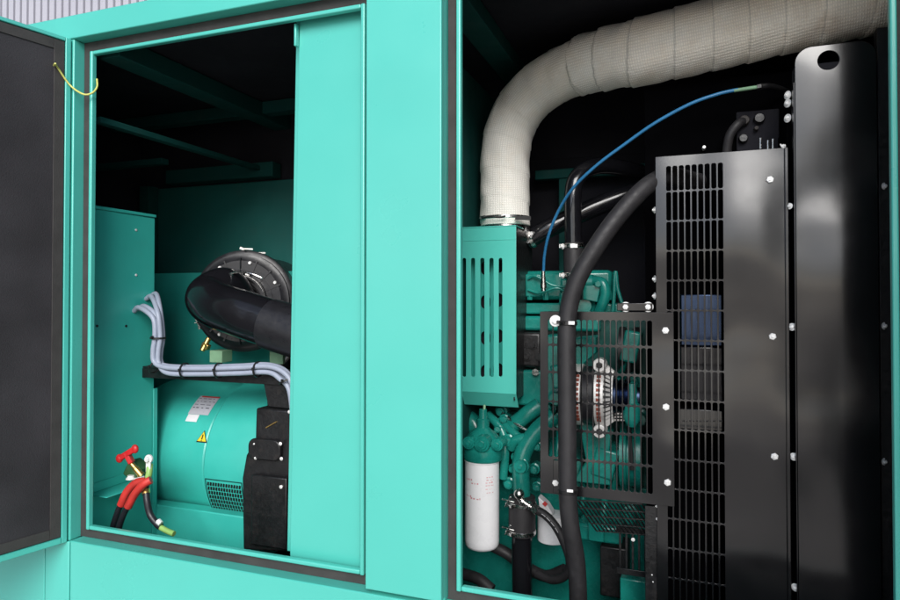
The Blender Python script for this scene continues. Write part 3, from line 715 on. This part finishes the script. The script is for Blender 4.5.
mb = MB(); mb.prism([(p.x, p.z) for p in [P(x_, y_, .40) for x_, y_ in ((575, 338), (597, 336), (597, 352), (580, 368), (575, 366))]], .38, .47); mb.build('alternator_bracket', 'engine', eg, .004)
# oil filter head belongs to the engine
hd = MB(); q = P(483, 459, .42); z0 = q.z
hd.lathe(q, q + Vector((0, 0, .155)), [(0, .058), (.06, .062), (.22, .062), (.25, .057), (.36, .056), (.46, .050), (.54, .040), (.60, .026), (.64, .020), (.80, .020), (.82, .014), (1, .012)], 36)
for px, py, r in ((468.5, 443, .019), (481.5, 444, .024), (497, 445, .018)):
    c_ = P(px, py, .352 if px < 495 else .372); hd.lathe(c_ + Vector((0, .06, 0)), c_, [(0, r), (.6, r), (.62, r * 1.05), (1, r)], 20); hd.lathe(c_, c_ + Vector((0, -.005, 0)), [(0, r * .75), (.0, r * .78), (1, r * .7), (1, r * .5)], 16); hd.lathe(c_ + Vector((0, -.004, 0)), c_ + Vector((0, -.010, 0)), [(0, r * .48), (1, r * .42)], 6)
hd.build('filter_head', 'engine', eg)
mpipe('vent_pipe', [P(484, 430, .42), P(484, 418, .42), P(484.5, 405, .43)], .004, 'greenblk')
# sump rail and lower parts
tag(MB().box((-.75, .60, -1.0), (.70, .66, -.60)).build('base_rail', 'engine', None, .004), 'dark green base rail along the bottom of the right bay', 'rail')
bx('engine_mount', (577, 523), (622, 546), .42, .52, bev=.008)
bx('mount_lug', (588, 522), (604, 543), .40, .42, bev=.004)
bx('mount_post', (600, 546), (628, 600), .45, .55, 'black_cast', .004)

# white filters
def white_filter(px, py0, py1, r, Y, lab, grp='white spin-on filters'):
    t = thing('oil_filter', lab, 'oil filter', tuple(P(px, py1, Y)), grp)
    a = P(px, py0, Y); b = P(px, py1, Y)
    MB().lathe(a + Vector((0, 0, .004)), a - Vector((0, 0, .006)), [(0, r * .95), (.1, r * 1.025), (.8, r * 1.025), (1, r * .99)], 48).build('rolled_seam', 'white_can', t)
    MB().lathe(a, b, [(0, r * .9), (.0, r), (.90, r), (.955, r * .985), (.985, r * .90), (1, r * .74), (1, .0)], 48).build('canister', 'white_can', t, smooth=40)
    return t, a, b
of, a, b = white_filter(482, 459.5, 547, .0535, .42, 'tall white filter canister with faint red print beside the column')
pr = MB()
def print_on(mb, cx, cy, r, z, a0, a1, h):
    n = max(1, int((a1 - a0) / .12)); vs = []
    for i in range(n + 1):
        t_ = a0 + (a1 - a0) * i / n; p = (cx + r * math.sin(t_), cy - r * math.cos(t_)); vs.append((mb.bm.verts.new((p[0], p[1], z)), mb.bm.verts.new((p[0], p[1], z + h))))
    for p, q in zip(vs, vs[1:]): mb.bm.faces.new((p[0], q[0], q[1], p[1]))
H = a.z - b.z
rr = random.Random(3)
for zf, (s0, s1), hh_ in ((.20, (-.75, -.25), .006), (.235, (-.35, .15), .005), (.385, (-.75, -.3), .006), (.405, (-.4, .2), .006), (.16, (.55, .95), .004), (.19, (.55, 1.0), .003), (.22, (.5, .95), .004), (.25, (.5, 1.0), .003), (.29, (.5, .9), .003), (.33, (.55, 1.), .003)):
    t_ = s0
    while t_ < s1:
        wd = rr.uniform(.05, .13); print_on(pr, a.x, .42, .0539, a.z - H * zf, t_, min(t_ + wd, s1), hh_ * rr.uniform(.5, 1)); t_ += wd + rr.uniform(.04, .10)
pr.build('red_print', 'pinkprint', of)
sf, a, b = white_filter(552, 515, 541, .045, .50, 'short white filter with slanted shoulder behind the braided hose')
MB().prism([(p.x, p.z) for p in [P(x_, y_, .46) for x_, y_ in ((538, 497), (547, 505), (553, 515), (540, 515))]], .46, .50).build('shoulder_tag', 'label_white', sf, .003)
q = P(545, 504, .455); MB().slab(q, (.012, .002, .012), (0, .7, 0)).build('red_mark', 'label_red', sf)

# charging alternator (silver)
ca = thing('charging_alternator', 'silver cast charging alternator seen through the fan guard', 'charging alternator', tuple(P(592, 430, .38)))
CYY = .38; c0 = P(577, 394, CYY); c1 = P(603, 394, CYY); cz = c0.z; R_ = .088
def xat(px): return P(px, 394, CYY).x
MB().lathe((xat(578), CYY, cz), (xat(584), CYY, cz), [(0, .05), (0, R_), (1, R_), (1, .05)], 40).build('rear_bell', 'alu', ca, .001)
MB().lathe((xat(597), CYY, cz), (xat(606.3), CYY, cz), [(0, .05), (0, R_), (1, R_), (1, .03)], 40).build('front_bell', 'alu', ca, .001)
MB().lathe((xat(584.5), CYY, cz), (xat(595.5), CYY, cz), [(0, R_ * .93), (1, R_ * .93)], 40).build('stator_ring', 'plastic', ca)
for x0, x1 in ((579.5, 582.5), (599.5, 604)):
    mb = MB(); m2 = mb
    for k in range(-5, 6):
        a_ = k * .15; q = Vector((xat((x0 + x1) / 2), CYY - math.cos(a_) * (R_ + .0005), cz + math.sin(a_) * (R_ + .0005)))
        rot = Euler((-a_, 0, 0)).to_matrix().to_4x4(); mb.box((-.0055, -.003, -.0038), (.0055, .0010, .0038), Matrix.Translation(q) @ rot)
    mb.build('winding_mesh', 'copper', ca)
MB().lathe((xat(571), CYY, cz), (xat(613), CYY, cz), [(0, R_ * .5), (.0, R_ * .80), (1, R_ * .80), (1, R_ * .5)], 40).build('inner_drum', 'plastic', ca)
for x0, x1, r0, r1 in ((606.5, 613.5, 1.0, .80), (571, 577.5, .86, 1.0)):
    mb = MB()
    for k in range(36):
        a_ = 2 * PI * k / 36; dv = Vector((0, -math.cos(a_), math.sin(a_)))
        mb.bar(Vector((xat(x0), CYY, cz)) + dv * R_ * r0 * .97, Vector((xat(x1), CYY, cz)) + dv * R_ * r1 * .97, .006, .007)
    for xx, rr_ in ((x1 if x0 > 600 else x0, .80 if x0 > 600 else .86),):
        mb.lathe((xat(xx) - .003, CYY, cz), (xat(xx) + .003, CYY, cz), [(0, R_ * rr_ * .9), (0, R_ * rr_), (1, R_ * rr_), (1, R_ * rr_ * .9)], 40, closed=False)
    mb.build('fin_mesh', 'alu', ca)
for s_ in (1, -1):
    q = Vector((xat(602), CYY - .05, cz + s_ * (R_ + .004))); er = MB().lathe(q + Vector((0, .03, 0)), q + Vector((0, -.012, 0)), [(0, .019), (1, .019)], 20).build('mounting_ear', 'alu', ca, .002)
    q = Vector((xat(602), CYY - .063, cz + s_ * (R_ + .004))); MB().lathe(q, q + Vector((0, -.008, 0)), [(0, .010), (1, .008)], 6).build('ear_bolt', 'tie', er)
MB().lathe((xat(611), CYY, cz), (xat(640), CYY, cz), [(0, .03), (.0, .05), (.2, .05), (.25, .044), (.35, .05), (.4, .044), (.5, .05), (.55, .044), (.65, .05), (.7, .03), (1, .028)], 40).build('pulley', 'bluesteel', ca)
mb = MB()
for k in range(6):
    for j in range(4):
        q = P(615 + j * 3.2, 404 + k * 3.2, .37); mb.slab(q, (.005, .004, .005))
mb.build('belt_teeth', 'steel', ca)

# belt and pulleys further right
bp_ = thing('belt_drive', 'black drive belt and pulleys behind the fan guard', 'belt drive', tuple(P(630, 420, .5)))
xa, xb = P(622, 400, .5).x, P(640, 400, .5).x
for px, py, r in ((630, 350, .07), (632, 455, .10)):
    c_ = P(px, py, .52); MB().lathe((c_.x - .03, .52, c_.z), (c_.x + .03, .52, c_.z), [(0, r * .5), (0, r), (.3, r), (.35, r * .92), (.65, r * .92), (.7, r), (1, r), (1, r * .5)], 40).build('pulley', 'engine' if py > 400 else 'black_cast', bp_)
MB().tube([P(630, 340, .45), P(628, 400, .43), P(632, 470, .42)], .006, 8).build('belt', 'rubber', bp_)
mb = MB(); q = P(632, 405, .36); mb.lathe(q + Vector((0, 0, -.06)), q + Vector((0, 0, .06)), [(0, .012), (.2, .026), (.5, .026), (.55, .018), (1, .012)], 20); mb.build('tensioner', 'engine', bp_)

# fan guard A and radiator guard B, end panel C
def grille(name, lab, cat, outer, cells, Y, loc, m='black', th=.0022):
    t = thing(name, lab, cat, loc)
    plate(outer, cells, Y, th, .0004).build('guard_sheet', m, t, smooth=0); return t
AYp = .208
p0 = P(540, 313, AYp); p1 = P(674.5, 505, AYp)
Ax0, Ax1, Az1, Az0 = p0.x, p1.x, P(600, 312, AYp).z, P(600, 499, AYp).z
rows = [(321, 344), (348, 372), (376, 402.5), (406, 430.5), (434.5, 460), (464, 488)]
cells = []
def zc_(py): return P(600, py, AYp).z
cols = 18; gx0_ = P(547.5, 400, AYp).x; gx1_ = P(653, 400, AYp).x; pitch = (gx1_ - gx0_) / cols
for r0, r1 in rows:
    for k in range(cols):
        if k in (0,) and r0 > 455: continue
        cells.append(rrect(gx0_ + k * pitch + .0016, zc_(r1 + 1), gx0_ + (k + 1) * pitch - .0016, zc_(r0 - 1) , .005, 3))
fg = grille('fan_guard', 'black slotted steel fan guard with brownish sheen in front of the silver alternator', 'fan guard', rrect(Ax0, Az0, Ax1, Az1, .002), cells, AYp, (Ax0, AYp, Az0))
MB().box((Ax0, AYp + .0024, Az1 - .003), (Ax1, AYp + .09, Az1 - .0005)).build('top_flange', 'black', fg, .001)
MB().box((Ax0 + .0004, AYp + .0024, Az0 + .0005), (Ax0 + .003, AYp + .08, Az1 - .0035)).build('side_flange', 'black', fg, .001)
a = P(553, 460, AYp - .004); b = P(562, 494, AYp - .004); MB().box((a.x, AYp - .004, b.z), (b.x, AYp - .0008, a.z)).build('clip_plate', 'black', fg, .001)
for px, py in ((665.5, 330.5), (666, 407), (667.5, 482.5), (555.5, 483)): bolt(P(px, py, AYp - .002), fg, .95)

BY = .214
p0 = P(655.5, 158, BY); Bz1 = P(725, 152, BY).z; Bx0 = p0.x; Bx1 = P(789, 300, BY).x; Bz0 = -1.0
g0, g1 = P(666, 300, BY).x, P(724.5, 300, BY).x; ncol = 9; pitch = (g1 - g0) / ncol
ys = [163.5] + [190 + 30.15 * k for k in range(14)]
zs_ = [P(697, y_, BY).z for y_ in ys]
dz_ = P(697, 280, BY).z - P(697, 310, BY).z
while zs_[-1] > -.95: zs_.append(zs_[-1] - dz_)
cells = []
for z1_, z0_ in zip(zs_, zs_[1:]):
    for k in range(ncol): cells.append(rrect(g0 + k * pitch + .0019, z0_ + .0018, g0 + (k + 1) * pitch - .0019, z1_ - .0018, .004, 3))
rg = grille('radiator_guard', 'tall black steel radiator guard with a slotted grille beside a flat band', 'radiator guard', rrect(Bx0, Bz0, Bx1, Bz1, .002), cells, BY, (Bx0, BY, Bz0))
MB().box((Bx0 + .0004, BY + .0024, Bz0), (Bx0 + .003, BY + .05, Bz1 - .001)).build('side_flange', 'black', rg, .001)
MB().box((Bx0, BY + .0024, Bz1 - .003), (Bx1, BY + .06, Bz1 - .0004)).build('top_flange', 'black', rg, .001)
MB().box((Bx1 - .008, BY - .006, Bz0), (Bx1, BY - .0005, Bz1)).build('edge_rib', 'black', rg, .0015)
for px, py in ((770, 179.5), (772.5, 336.5), (774.5, 456.5)): bolt(P(px, py, BY - .001), rg, .92)
for py in (210, 279, 296): bolt(P(653.6, py, BY + .02), rg, .55, (0, 0, -1.2))
for px, py, s_ in ((789, 206, .45), (791.5, 327, .55), (793, 457, .55), (794.5, 588, .55)): bolt(P(px, py, BY - .008), rg, s_, (0, 0, -.6))
bolt(P(784, 146, BY + .01), rg, .6, (-1.2, 0, 0))
# dark pillar filling the gap behind B and C
cp = thing('radiator_end_panel', 'tall glossy black panel with round hole in its rounded top corner', 'panel', tuple(P(840, 590, .195)))
CYp = .192
cx0 = P(796.5, 300, CYp).x; cx1 = P(879, 300, CYp).x; cz1 = P(840, 43, CYp).z
outl = [(cx0, -1.0), (cx1, -1.0)]
r_ = .036
for k in range(9): a_ = math.radians(90 * k / 8); outl.append((cx1 - r_ + r_ * math.cos(a_), cz1 - r_ + r_ * math.sin(a_)))
for k in range(9): a_ = math.radians(90 + 90 * k / 8); outl.append((cx0 + r_ + r_ * math.cos(a_), cz1 - r_ + r_ * math.sin(a_)))
hc = P(828.5, 60, CYp)
plate(outl, [circ(hc.x, hc.z, .022, 40)], CYp, .004, .0012).build('panel_sheet', 'black', cp, smooth=0)
zl = P(795, 82, CYp).z
MB().box((cx0 - .0035, CYp + .0008, -1.0), (cx0 - .0004, CYp + .03, zl)).build('folded_edge', 'black', cp, .001)
MB().box((cx0 + .001, CYp + .006, -1.0), (cx1 - .001, CYp + .05, cz1 - .04)).build('inner_channel', 'foam_dark', cp)
MB().box((cx1 + .006, CYp + .02, -1.0), (cx1 + .03, CYp + .05, .62)).build('side_strip', 'black_cast', cp, .002)
for py in (186, 326, 462): bolt(P(885.5, py, CYp + .018), cp, .5, (0, 0, .7))
for py in (95, 103, 118): bolt(P(786.5, py, CYp + .03), cp, .62, (0, 0, -.9))
rd = thing('radiator', 'dark radiator with small fittings and studs standing above the slotted radiator guard', 'radiator', (.12, .42, -1.0))
MB().box((-.10, .40, -1.0), (.30, .50, .60)).build('core', 'core', rd)
a = P(736, 113, .398); b = P(779, 152, .398); MB().box((a.x, .388, b.z), (b.x, .3985, a.z)).build('fitting_bracket', 'foam_dark', rd, .003)
MB().tube([P(744, 121, .385), P(738, 124, .36), P(730, 135, .36), P(727, 150, .37), P(726, 170, .38)], .012, 16, 8).build('overflow_hose', 'rubber', rd, smooth=60)
MB().box((Bx1 + .001, BY + .02, -1.0), (Bx1 + .04, .398, .42)).build('side_channel', 'core', rd)
for px, py, r, m_ in ((744, 121, .014, 'fitting'), (759, 119, .014, 'black_cast'), (743, 139, .012, 'black_cast'), (756, 129, .006, 'fitting'), (704, 148, .005, 'zinc')):
    q = P(px, py, .385); MB().lathe(q + Vector((0, .02, 0)), q + Vector((0, -.015, 0)), [(0, r * .8), (.3, r * .8), (.3, r), (.8, r), (1, r * .8)], 14).build('fitting', m_, rd)
for px, py in ((760.5, 141), (768, 143.5), (773, 142)):
    q = P(px, py, .30); MB().cyl(q + Vector((0, 0, -.02)), q + Vector((0, 0, .008)), .003, seg=10).build('stud', 'steel', rd)

# brackets between the guards
gb = thing('guard_bracket', 'short black bracket with two bolts on top of the fan guard', 'bracket', tuple(P(632, 310, .24)))
a = P(617, 303, .215); b = P(653, 311, .215); MB().box((a.x, .213, b.z), (b.x - .001, .235, a.z)).build('bracket_plate', 'black', gb, .0015)
for px in (625.5, 648): bolt(P(px, 307, .2125), gb, .8)
# shroud plate behind the slots, sky and ground reflections painted as plate colours
dm = thing('fan_shroud', 'shiny shroud plate behind the radiator guard slots, sky reflection painted blue', 'fan shroud', tuple(P(700, 430, .3)))
a = P(680, 294, .29); b = P(723, 347, .29)
MB().box((a.x, .29, b.z), (b.x, .30, a.z)).build('shroud_plate', 'bluesteel', dm, .004)
c_ = P(723, 402, .29); MB().box((a.x, .292, c_.z), (b.x, .302, b.z - .001)).build('lower_plate', 'black_gloss', dm, .003)  # lower part of the same plate, dark for the reflected ground
a = P(678, 408, .28); b = P(723, 432, .28); MB().box((a.x, .28, b.z), (b.x, .33, a.z)).build('shroud_foot', 'black', dm, .003)
mb = MB()
for k in range(6):
    q = P(685 + k * 7, 421, .279); mb.slab(q, (.012, .004, .004))
mb.build('foot_slots', 'black_cast', dm)

# lower grille and brackets under the fan guard
lg = thing('lower_guard', 'sloping black wire guard below the fan guard', 'guard', tuple(P(610, 530, .3)))
mb = MB(); A0 = P(574, 500, .225); A1 = P(642, 504, .225); 
for k in range(17):
    f = k / 16; p_ = A0.lerp(A1, f); mb.bar(p_, p_ + Vector((.05, .07, -.10)), .0035, .003)
for k in range(5):
    f = k / 4; d_ = Vector((.05, .07, -.10)) * f; mb.bar(A0 + d_, A1 + d_, .0035, .003)
mb.build('wire_mesh', 'black_cast', lg)
br = thing('lower_bracket', 'black angle bracket with small rivets under the fan guard corner', 'bracket', tuple(P(652, 590, .23)))
a = P(645, 504, .226); b = P(665, 640, .226); MB().box((a.x, .224, b.z), (Bx0 + .004, .23, a.z - .004)).build('bracket_plate', 'black_cast', br, .001)
for px, py, s_ in ((657, 507, .28), (657.3, 519, .42), (659, 531.5, .30), (659, 546, .26), (664, 532, .2), (652, 575, .2), (653, 582, .2)): bolt(P(px, py, .2235), br, s_)
cg = thing('cross_guard', 'black lattice guard low down between engine mount and radiator guard', 'guard', tuple(P(635, 590, .3)))
a = P(620, 530, .30); b = P(652, 575, .30); mb = MB()
mb.box((a.x - .01, .30, a.z - .008), (b.x + .01, .304, a.z + .008)); mb.box((a.x - .01, .30, b.z - .01), (b.x + .01, .304, b.z + .006))
for k in range(6):
    x_ = a.x + (b.x - a.x) * k / 5; mb.box((x_ - .003, .301, b.z + .0065), (x_ + .003, .3035, a.z - .0085))
mb.build('lattice', 'black_cast', cg, .001); bolt(P(633, 540, .299), cg, .3)
tag(bx('mounting_plate', (620, 578), (646, 640), .36, .40, 'engine', .004, None), 'small green plate at the sill beside the lattice guard', 'plate')

# hoses
def hose(name, lab, pts, r, m='rubber', cat='hose', seg=24, group=None):
    t = thing(name, lab, cat, tuple(pts[-1]), group)
    MB().tube(pts, r, seg, 10).build('hose_body', m, t, smooth=60); return t
hy = .15
big = hose('coolant_hose', 'long thick black rubber hose hanging in front of the fan guard', [P(700, 182, .36), P(670, 176, .29), P(653, 182, .235), P(636, 196, .20), P(612, 224, .17), P(591, 255, .155), P(576, 283, hy), P(568.5, 310, hy), P(566.5, 340, hy), P(567, 400, hy), P(567.5, 460, hy), P(568, 500, hy + .005), P(571, 530, hy + .015), P(576, 560, hy + .03), P(578, 592, hy + .04), P(578, 620, hy + .04)], .0232)
clamp('hose_clamp', P(567.3, 323, hy), P(566.8, 335, hy) - P(568, 310, hy), .0238, .011, big, (-.6, -.8, .1), 'black_cast')
clamp('hose_clamp', P(567.8, 491, hy + .004), (0, 0, 1), .0238, .010, big, None, 'black_cast')
q = P(571.5, 323, hy - .024); MB().slab(q, (.016, .004, .009)).build('clamp_plate', 'zinc', big, .001)
q = P(570, 491, hy - .02); MB().slab(q, (.016, .004, .007)).build('clamp_plate', 'zinc', big, .001)
q = P(555, 321, hy - .02); bolt(q, big, .9)
vp = thing('riser_pipe', 'glossy black upright pipe with steel clamps behind the blue line', 'pipe', tuple(P(572, 280, .5)))
MB().tube([P(575, 300, .50), P(574, 260, .50), P(573, 225, .50), P(573, 195, .50), P(577, 178, .51), P(590, 168, .54), P(610, 166, .60), P(640, 172, .70)], .0265, 28, 10).build('pipe', 'black_gloss', vp, smooth=60)
MB().tube([P(573.2, 243, .50), P(574, 278, .50)], .031, 28, 0).build('rubber_joint', 'rubber', vp)
for py in (246, 275):
    q = P(573, py, .50); clamp('hose_clamp', q, (0, 0, 1), .0315, .014, vp, (-.95, -.3, 0))
    MB().slab(P(574, py, .467), (.022, .004, .012)).build('clamp_plate', 'zinc', vp, .001); bolt(P(562, py + .5, .472), vp, .55, (0, 0, -.9))
hose('charge_air_pipe', 'dark glossy charge air pipe slanting up behind the blue line', [P(527, 240, .62), P(545, 230, .62), P(575, 216, .64), P(605, 203, .66), P(630, 194, .68), P(650, 190, .70), P(680, 186, .72)], .032, 'black_gloss', 'pipe')
clamp_t = thing('v_band_clamp', 'steel clamp joint at the left end of the slanting dark pipe', 'clamp', tuple(P(531, 236, .6)))
clamp('clamp_band', P(531, 238, .62), P(545, 230, .62) - P(527, 240, .62), .034, .016, clamp_t, (0, -1, .3)); bolt(P(532, 234, .585), clamp_t, .5, (0, 0, .8)); bolt(P(528, 241, .585), clamp_t, .45, (0, 0, .8))
MB().cyl(P(522, 232, .56), P(528, 232, .56), .03).build('pipe_stub', 'steel', clamp_t)

bl = thing('blue_line', 'thin blue plastic line arching from the engine to the radiator top', 'hose', tuple(P(543, 290, .5)))
MB().tube([P(543.5, 272, .50), P(544.5, 255, .48), P(549, 234, .45), P(559, 210, .42), P(574, 187, .38), P(597, 165, .35), P(625, 144, .33), P(655, 123, .31), P(690, 104, .30), P(718, 94, .30), P(738, 89.5, .30)], .0046, 12, 10).build('line', 'blue', bl, smooth=60)
MB().tube([P(734, 90.5, .30), P(757, 87, .30)], .0048, 12, 0).build('end_fitting', 'greenblk', bl)
MB().tube([P(752, 88, .30), P(759, 86.9, .30)], .0035, 10, 0).build('end_tip', 'steel', bl)
mb = MB(); mb.hexa(P(757, 87.2, .30), P(761, 86.5, .30), .0085); mb.tube([P(760, 86.7, .30), P(768, 86, .31), P(778, 88, .34), P(788, 92, .38)], .0075, 12, 6); mb.build('elbow_fitting', 'black_cast', bl)
q0 = P(543.3, 271, .50); q1 = P(543.6, 291, .50)
MB().lathe(q0, q1, [(0, .006), (.3, .006), (.32, .0075), (.6, .0075), (.62, .010), (.85, .010), (.85, .007), (1, .007)], 12).build('crimp_fitting', 'steel', bl)

vh = thing('drain_hose', 'short upright black hose on a green elbow with wing clamps', 'hose', tuple(P(522, 590, .43)))
MB().tube([P(522, 496, .43), P(522, 535, .43)], .041, 28, 0).build('rubber_joint', 'rubber', vh, .004)
MB().tube([P(522, 535, .43), P(522, 570, .43), P(523, 610, .43)], .031, 24, 8).build('pipe', 'black_gloss', vh)
for py in (503, 531):
    clamp('hose_clamp', P(522, py, .43), (0, 0, 1), .0415, .012, vh, (-.7, -.7, 0))
    q = P(510, py - 3, .39); mb = MB(); mb.bar(q + Vector((-.012, -.01, -.018)), q + Vector((.006, -.01, .014)), .010, .004); mb.bar(q + Vector((-.022, -.01, .004)), q + Vector((.016, -.01, -.002)), .008, .004); mb.build('wing_screw', 'steel', vh, .001)
bh = thing('fuel_hose', 'black hose with white print and silver end fitting bending to the sill', 'hose', tuple(P(570, 560, .4)))
hpts = [P(532, 508, .385), P(545, 515, .375), P(556, 527, .37), P(565, 545, .37), P(570, 562, .37), P(566, 575, .38), P(553, 580, .40), P(537, 574, .43)]
MB().tube(hpts, .0125, 18, 10).build('hose_body', 'rubber', bh, smooth=60)
MB().tube([P(517, 494, .385), P(521, 500, .38), P(528, 505, .382), P(534, 509, .384)], .0105, 16, 8, radii=lambda s, a_: .0095 + (.003 if (s % .022) < .009 else 0)).build('end_fitting', 'steel', bh)
mb = MB(); q = P(519, 494, .375); mb.ball(q, .016); mb.hexa(P(533, 507, .383), P(537.5, 511, .381), .0155); mb.build('fitting_nut', 'steel', bh)
mb = MB(); sp = spline(hpts, 10)
for k in range(8, 24):
    if k % 4 == 3: continue
    p_ = sp[k]; t_ = (sp[k + 1] - sp[k - 1]).normalized(); n_ = Vector((0, -1, 0)); mb.bar(p_ + Vector((.0, -.0126, .002)), p_ + Vector((.0, -.0126, .002)) + t_ * .005, .004, .0006)
mb.build('hose_print', 'label_white', bh)
hose('return_hose', 'black hose slanting down behind the tall white filter', [P(470, 535, .52), P(490, 545, .52), P(506, 553, .52), P(520, 563, .52), P(545, 576, .50), P(565, 570, .48)], .018)
hose('sill_hose', 'black hose crossing low beside the sill under the white filter', [P(455, 572, .50), P(470, 576, .48), P(480, 580, .46), P(492, 590, .45)], .018)

# ================================================================== CAMERA, LIGHT, WORLD
cam = bpy.data.cameras.new('camera'); co = bpy.data.objects.new('camera', cam); COL.objects.link(co)
co.location = (0, -DIST, 0); co.rotation_euler = (PI / 2 + PITCH, 0, YAW)
cam.sensor_width = 36; cam.lens = F / 900 * 36; cam.shift_y = -(300 - CY) / 900
cam.clip_start = .02; cam.clip_end = 500
scene.camera = co
SUN_EL, SUN_AZ = math.radians(30), math.radians(162)    # azimuth: direction toward the sun measured from +y, clockwise
w = bpy.data.worlds.new('World'); scene.world = w; w.use_nodes = True
nt = w.node_tree; bg = nt.nodes['Background']
sky = nt.nodes.new('ShaderNodeTexSky'); sky.sky_type = 'NISHITA'; sky.sun_disc = False
sky.sun_elevation = SUN_EL; sky.sun_rotation = SUN_AZ; sky.air_density = .9; sky.dust_density = 1.0; sky.ozone_density = 1.0; sky.altitude = 0
hs = nt.nodes.new('ShaderNodeHueSaturation'); hs.inputs['Saturation'].default_value = .6
nt.links.new(sky.outputs[0], hs.inputs['Color']); tn = nt.nodes.new('ShaderNodeMix'); tn.data_type = 'RGBA'; tn.blend_type = 'MULTIPLY'; tn.inputs['Factor'].default_value = 1; tn.inputs['B'].default_value = (.95, .99, 1.07, 1)
nt.links.new(hs.outputs[0], tn.inputs['A']); tcw = nt.nodes.new('ShaderNodeTexCoord'); cn = nt.nodes.new('ShaderNodeTexNoise'); cn.inputs['Scale'].default_value = 2.6; cn.inputs['Detail'].default_value = 5
mpw = nt.nodes.new('ShaderNodeMapping'); mpw.inputs['Scale'].default_value = (1, 1, 2.2); mpw.inputs['Location'].default_value = (.4, 0, .3)
nt.links.new(tcw.outputs['Generated'], mpw.inputs['Vector']); nt.links.new(mpw.outputs[0], cn.inputs['Vector'])
cr_ = nt.nodes.new('ShaderNodeMapRange'); cr_.inputs[1].default_value = .38; cr_.inputs[2].default_value = .64; cr_.inputs[3].default_value = .45; cr_.inputs[4].default_value = 1.55  # cloud mottling added to the unseen sky, shapes reflections in the black panels
nt.links.new(cn.outputs['Fac'], cr_.inputs[0])
cm = nt.nodes.new('ShaderNodeMix'); cm.data_type = 'RGBA'; cm.blend_type = 'MULTIPLY'; cm.inputs['Factor'].default_value = 1
nt.links.new(tn.outputs['Result'], cm.inputs['A']); nt.links.new(cr_.outputs[0], cm.inputs['B']); nt.links.new(cm.outputs['Result'], bg.inputs['Color']); bg.inputs['Strength'].default_value = .15
sl = bpy.data.lights.new('sun', 'SUN'); sl.energy = 3.3; sl.angle = math.radians(34); sl.color = (1, .97, .93)
so = bpy.data.objects.new('sun', sl); COL.objects.link(so)
dv = Vector((math.sin(SUN_AZ) * math.cos(SUN_EL), math.cos(SUN_AZ) * math.cos(SUN_EL), math.sin(SUN_EL)))
so.rotation_euler = dv.to_track_quat('Z', 'Y').to_euler()
scene.view_settings.view_transform = 'Standard'; scene.view_settings.look = 'None'; scene.view_settings.exposure = 0; scene.view_settings.gamma = 1
scene.cycles.max_bounces = 10; scene.cycles.diffuse_bounces = 5; scene.cycles.use_denoising = True
scene.cycles.sample_clamp_indirect = 6
